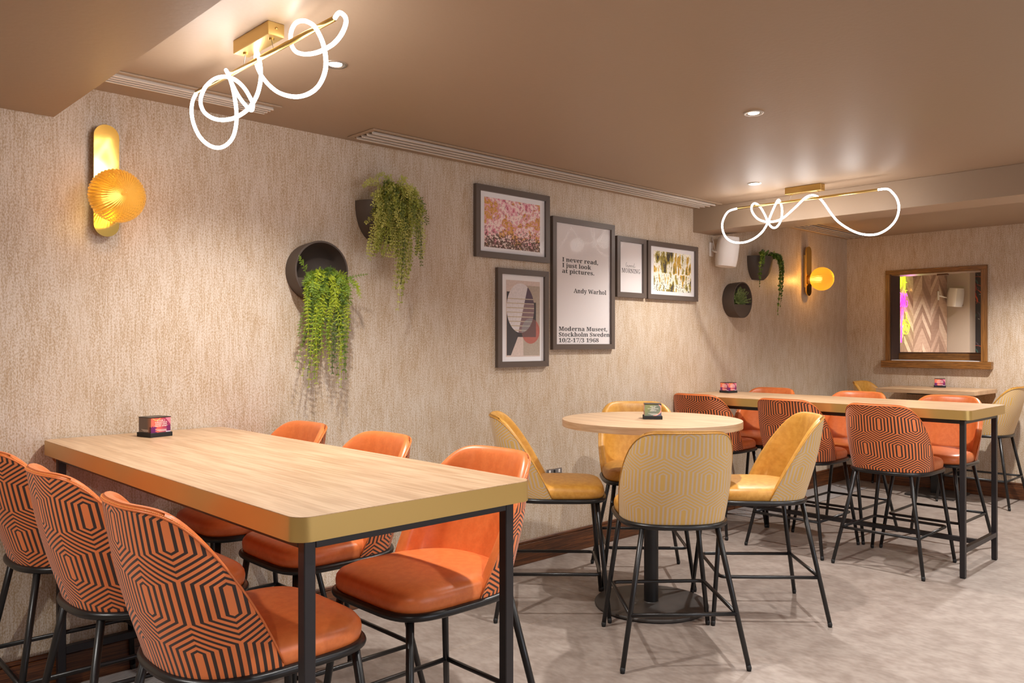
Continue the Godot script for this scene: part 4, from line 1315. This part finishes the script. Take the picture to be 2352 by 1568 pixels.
func _ready() -> void:
	rng.seed = 2024
	set_light()
	textures()
	make_glows()
	structure()
	# lamps
	loop_lamp(1.306, LOOPS_A, "brass bar lamp with looped white light tube over the near long table")
	loop_lamp(5.26, LOOPS_B, "brass bar lamp with looped white light tube over the far long table")
	for d in [[1.665, 0.97, "recessed downlight beside the loop of the near light tube"], [3.414, 1.732, "recessed downlight in the open ceiling over the round table"], [4.931, 0.873, "recessed downlight by the far bar lamp"], [1.7, 3.0, "recessed downlight above the camera"], [3.4, 3.5, "recessed downlight out in the room by the round table"], [5.0, 2.8, "recessed downlight out in the room by the far long table"], [7.25, 2.05, "recessed downlight behind the ceiling beam"], [1.7, 5.2, "recessed downlight at the rear of the room"], [4.6, 5.2, "recessed downlight at the rear beyond the far table"], [7.2, 4.6, "recessed downlight at the rear behind the beam"]]:
		downlight(Vector3(d[0], CEIL, d[1]), d[2], 4.2 if d[0] > 7.0 else (1.6 if d[1] > 2.7 and d[1] < 4.0 else 2.3))
	for d in [[-0.7, 1.3, "recessed downlight in the low soffit near the wall"], [-0.7, 3.4, "recessed downlight in the low soffit out in the room"]]:
		downlight(Vector3(d[0], 2.315, d[1]), d[2])
	downlight(Vector3(10.6, CEIL, 1.0), "recessed downlight in the room behind the hatch", 4.5)
	downlight(Vector3(9.6, CEIL, 2.4), "recessed downlight further inside the room behind the hatch", 4.0)
	sconce(1.137, 1.997, "brass wall sconce with amber globe above the near long table", 0.014)
	sconce(7.391, 1.997, "brass wall sconce with amber globe beside the far planters", 0.045)
	# tables
	high_table(0.905, 1.65, 0.006, 2.05, 1.01, "long oak high table with brass edge nearest the camera")
	high_table(5.235, 5.945, 0.006, 2.09, 1.0, "long oak high table with brass edge beyond the round table")
	round_table(Vector3(3.55, 0, 1.05), 0.992)
	wall_table()
	# stools
	var near := "orange stools at the near long table"
	stool("orange", 0.98, 1.625, -90, 0, "orange stool with patterned back, first in front of the near long table", near)
	stool("orange", 0.97, 0.955, -90, 1, "orange stool with patterned back, second in front of the near long table", near)
	stool("orange", 0.965, 0.285, -90, 2, "orange stool with patterned back, third in front of the near long table", near)
	stool("orange", 1.665, 1.565, 90, 1, "orange leather stool behind the near end of the near long table", near)
	stool("orange", 1.665, 0.9, 90, 2, "orange leather stool behind the middle of the near long table", near)
	stool("orange", 1.665, 0.265, 90, 0, "orange leather stool behind the near long table by the wall", near)
	var far := "orange stools at the far long table"
	stool("orange", 5.345, 1.62, -90, 1, "orange patterned stool in front of the free end of the far long table", far)
	stool("orange", 5.355, 1.0, -90, 0, "orange patterned stool in front of the middle of the far long table", far)
	stool("orange", 5.38, 0.29, -90, 2, "orange patterned stool half hidden by the round table top", far)
	stool("orange", 5.96, 1.66, 90, 0, "orange leather stool behind the free end of the far long table", far)
	stool("orange", 5.96, 1.02, 90, 2, "orange leather stool behind the middle of the far long table", far)
	stool("orange", 5.96, 0.3, 90, 1, "orange leather stool behind the far long table by the wall", far)
	var rnd := "mustard stools round the round table"
	stool("mustard", 3.122, 1.472, -41, 0, "mustard stool turning its patterned back to the camera before the round table", rnd)
	stool("mustard", 3.9, 1.47, 45, 1, "mustard stool seen from the side between the round and far tables", rnd)
	stool("mustard", 3.155, 0.69, -135, 2, "mustard stool seen from the side between the near and round tables", rnd)
	stool("mustard", 3.94, 0.69, 135, 0, "mustard stool behind the round table facing the camera", rnd)
	stool("mustard", 7.95, 1.36, 0, 1, "mustard stool with patterned back at the open side of the hatch table", "mustard stools at the table below the hatch")
	stool("mustard", 7.95, 0.58, 180, 2, "mustard stool in the corner side of the table below the hatch", "mustard stools at the table below the hatch")
	# menus
	menu_cube(Vector3(1.28, 1.0102, 0.19), deg_to_rad(12), 0, "2 FOR 1\nCOCKTAILS\nEVERY DAY\nFROM 5PM*", "small printed menu cube on the near long table")
	menu_cube(Vector3(3.575, 0.9922, 1.04), deg_to_rad(-50), 1, "MEAL DEAL\n£18.99\n2 COURSE DINNER,\nDRINK +\nBREAKFAST", "small printed menu cube on the round table")
	menu_cube(Vector3(5.76, 1.0002, 0.17), deg_to_rad(-12), 2, "2 FOR 1\nCOCKTAILS\nEVERY DAY\nFROM 5PM*", "small printed menu cube on the far long table")
	menu_cube(Vector3(8.2, 0.9802, 0.93), deg_to_rad(-70), 2, "2 FOR 1\nCOCKTAILS\nEVERY DAY\nFROM 5PM*", "small printed menu cube on the table below the hatch")
	# pictures
	picture("framed_print", "framed pink and ochre splashed abstract print", 3.2075, 3.8435, 1.915, 2.35, 0.036, M.print_pink, 3.285, 3.766, 1.98, 2.282)
	picture("framed_print", "framed print of a banded disc over dark cut shapes", 3.3845, 3.834, 1.2465, 1.8595, 0.036, M.print_shapes, 3.465, 3.765, 1.3115, 1.7895)
	var q := picture("framed_poster", "tall framed white poster with a printed quotation", 3.873, 4.509, 1.354, 2.2275, 0.036, null, 0, 0, 0, 0, M.poster)
	var qc := Vector3(4.191, 1.79075, 0)
	for l in [["I never read,", 3.978, 4.343, 1.938, 0.028], ["I just look", 3.978, 4.27, 1.9, 0.028], ["at pictures.", 3.978, 4.302, 1.862, 0.028], ["Andy Warhol", 4.091, 4.432, 1.734, 0.029], ["Moderna Museet,", 3.944, 4.441, 1.478, 0.028], ["Stockholm Sweden", 3.944, 4.468, 1.44, 0.028], ["10/2-17/3 1968", 3.944, 4.35, 1.402, 0.028]]:
		text_line(l[0], l[1], l[2], l[3], l[4], 0.0112, qc, q)
	var g := picture("framed_poster", "small framed white poster with a morning greeting", 4.536, 4.8765, 1.7255, 2.1585, 0.036, null, 0, 0, 0, 0, M.poster)
	var gc := Vector3(4.70625, 1.942, 0)
	text_line("MORNING", 4.605, 4.82, 1.903, 0.031, 0.0112, gc, g, false)
	var pen := []
	for p in [[0.09, 0.92], [0.06, 1.0], [0.02, 0.9], [-0.02, 0.5], [0.02, 0.1], [0.1, 0.2], [0.13, 0.45], [0.08, 0.45], [0.16, 0.4], [0.2, 0.05], [0.26, 0.1], [0.31, 0.4], [0.36, 0.48], [0.3, 0.3], [0.33, 0.08], [0.42, 0.2], [0.42, 0.42], [0.37, 0.45], [0.48, 0.36], [0.54, 0.46], [0.5, 0.25], [0.54, 0.06], [0.62, 0.22], [0.61, 0.44], [0.56, 0.42], [0.68, 0.36], [0.8, 0.45], [0.74, 0.4], [0.71, 0.18], [0.76, 0.06], [0.84, 0.3], [0.93, 1.0], [0.87, 0.5], [0.88, 0.1], [0.95, 0.12], [1.05, 0.3]]:
		pen.append(Vector3(4.654 + p[0] * 0.105, 1.942 + p[1] * 0.034, 0.0113) - gc)
	var pc := Curve3D.new()
	for k in pen.size():
		var d: Vector3 = (pen[mini(k + 1, pen.size() - 1)] - pen[maxi(k - 1, 0)]) / 6.0
		pc.add_point(pen[k], -d, d)
	pc.bake_interval = 0.0015
	obj("printed_script", MB.new().tube(Array(pc.get_baked_points()), 0.0009, 4).mesh(), M.ink, g)
	picture("framed_print", "framed olive and white splashed abstract print", 4.8955, 5.551, 1.725, 2.1575, 0.036, M.print_gold, 4.985, 5.474, 1.789, 2.09)
	# planters and plants
	drum_planter(2.12, 1.755, "round dark wall planter holding the bright trailing fern")
	pocket_planter(2.53, 2.147, "half-bowl dark wall planter under the small-leaved plant near the fern")
	drum_planter(6.085, 1.755, "round dark wall planter below the speaker with grey-green sprigs")
	pocket_planter(6.487, 2.147, "half-bowl dark wall planter between the speaker and the far sconce")
	fern_plant()
	maiden_plant()
	sprig_plant()
	rosette_plant()
	# other fittings
	speaker(Vector3(5.78, 2.125, 0.155), deg_to_rad(50), Vector3(5.77, 2.158, 0.0), "white speaker on a wall bracket under the ceiling beam")
	speaker(Vector3(11.36, 1.98, 0.06), deg_to_rad(-20), Vector3(11.16, 2.0, -0.085), "white speaker in the corner of the room behind the hatch")
	neon_sign()
	diffuser(1.0, 1.79, 0.16, 0.325, 4, "slotted air vent in the ceiling by the near sconce")
	diffuser(2.295, 5.47, 0.06, 0.295, 4, "long slotted air vent in the ceiling above the pictures")
	diffuser(6.0, 8.16, 0.06, 0.295, 4, "slotted air vent in the ceiling behind the beam")
	var so := thing("wall_socket", "chrome double wall socket behind the mustard stool", "socket", Vector3(3.905, 0.53, 0))
	obj("face_plate", MB.new().box(Vector3(0, 0, 0.005), Vector3(0.148, 0.088, 0.009), 0.003).mesh(), M.chrome, so)
	for k in 3:
		obj("rocker_switch", MB.new().box(Vector3(-0.045 + k * 0.045, 0.026, 0.0105), Vector3(0.013, 0.02, 0.005), 0.001).mesh(), M.plastic if k != 1 else M.ink, so)
		if k != 1: obj("socket_insert", MB.new().box(Vector3(-0.036 + k * 0.036, -0.012, 0.0095), Vector3(0.04, 0.042, 0.002)).mesh(), M.ink, so)
	for f in [[0.2, 1.75, 0.035, 0.345, "ribbed floor grille along the wall under the near long table"], [5.9, 7.91, 0.035, 0.38, "ribbed floor grille along the wall under the far long table"]]:
		var c := Vector3((f[0] + f[1]) / 2, 0, (f[2] + f[3]) / 2)
		var t := thing("floor_grille", f[4], "floor grille", c, 0, "ribbed floor grilles by the wall")
		var L: float = f[1] - f[0]
		var D: float = f[3] - f[2]
		obj("tray", MB.new().box(Vector3(0, 0.0006, 0), Vector3(L, 0.001, D)).mesh(), M.rubber, t)
		for s in [-1, 1]:
			obj("frame_end", MB.new().box(Vector3(s * (L / 2 - 0.006), 0.003, 0), Vector3(0.012, 0.005, D), 0.001).mesh(), M.rib, t)
		var n := int(D / 0.0135)
		for k in n:
			obj("rib", MB.new().box(Vector3(0, 0.003, -D / 2 + (k + 0.5) * D / n), Vector3(L - 0.026, 0.004, 0.0082), 0.001).mesh(), M.rib, t)
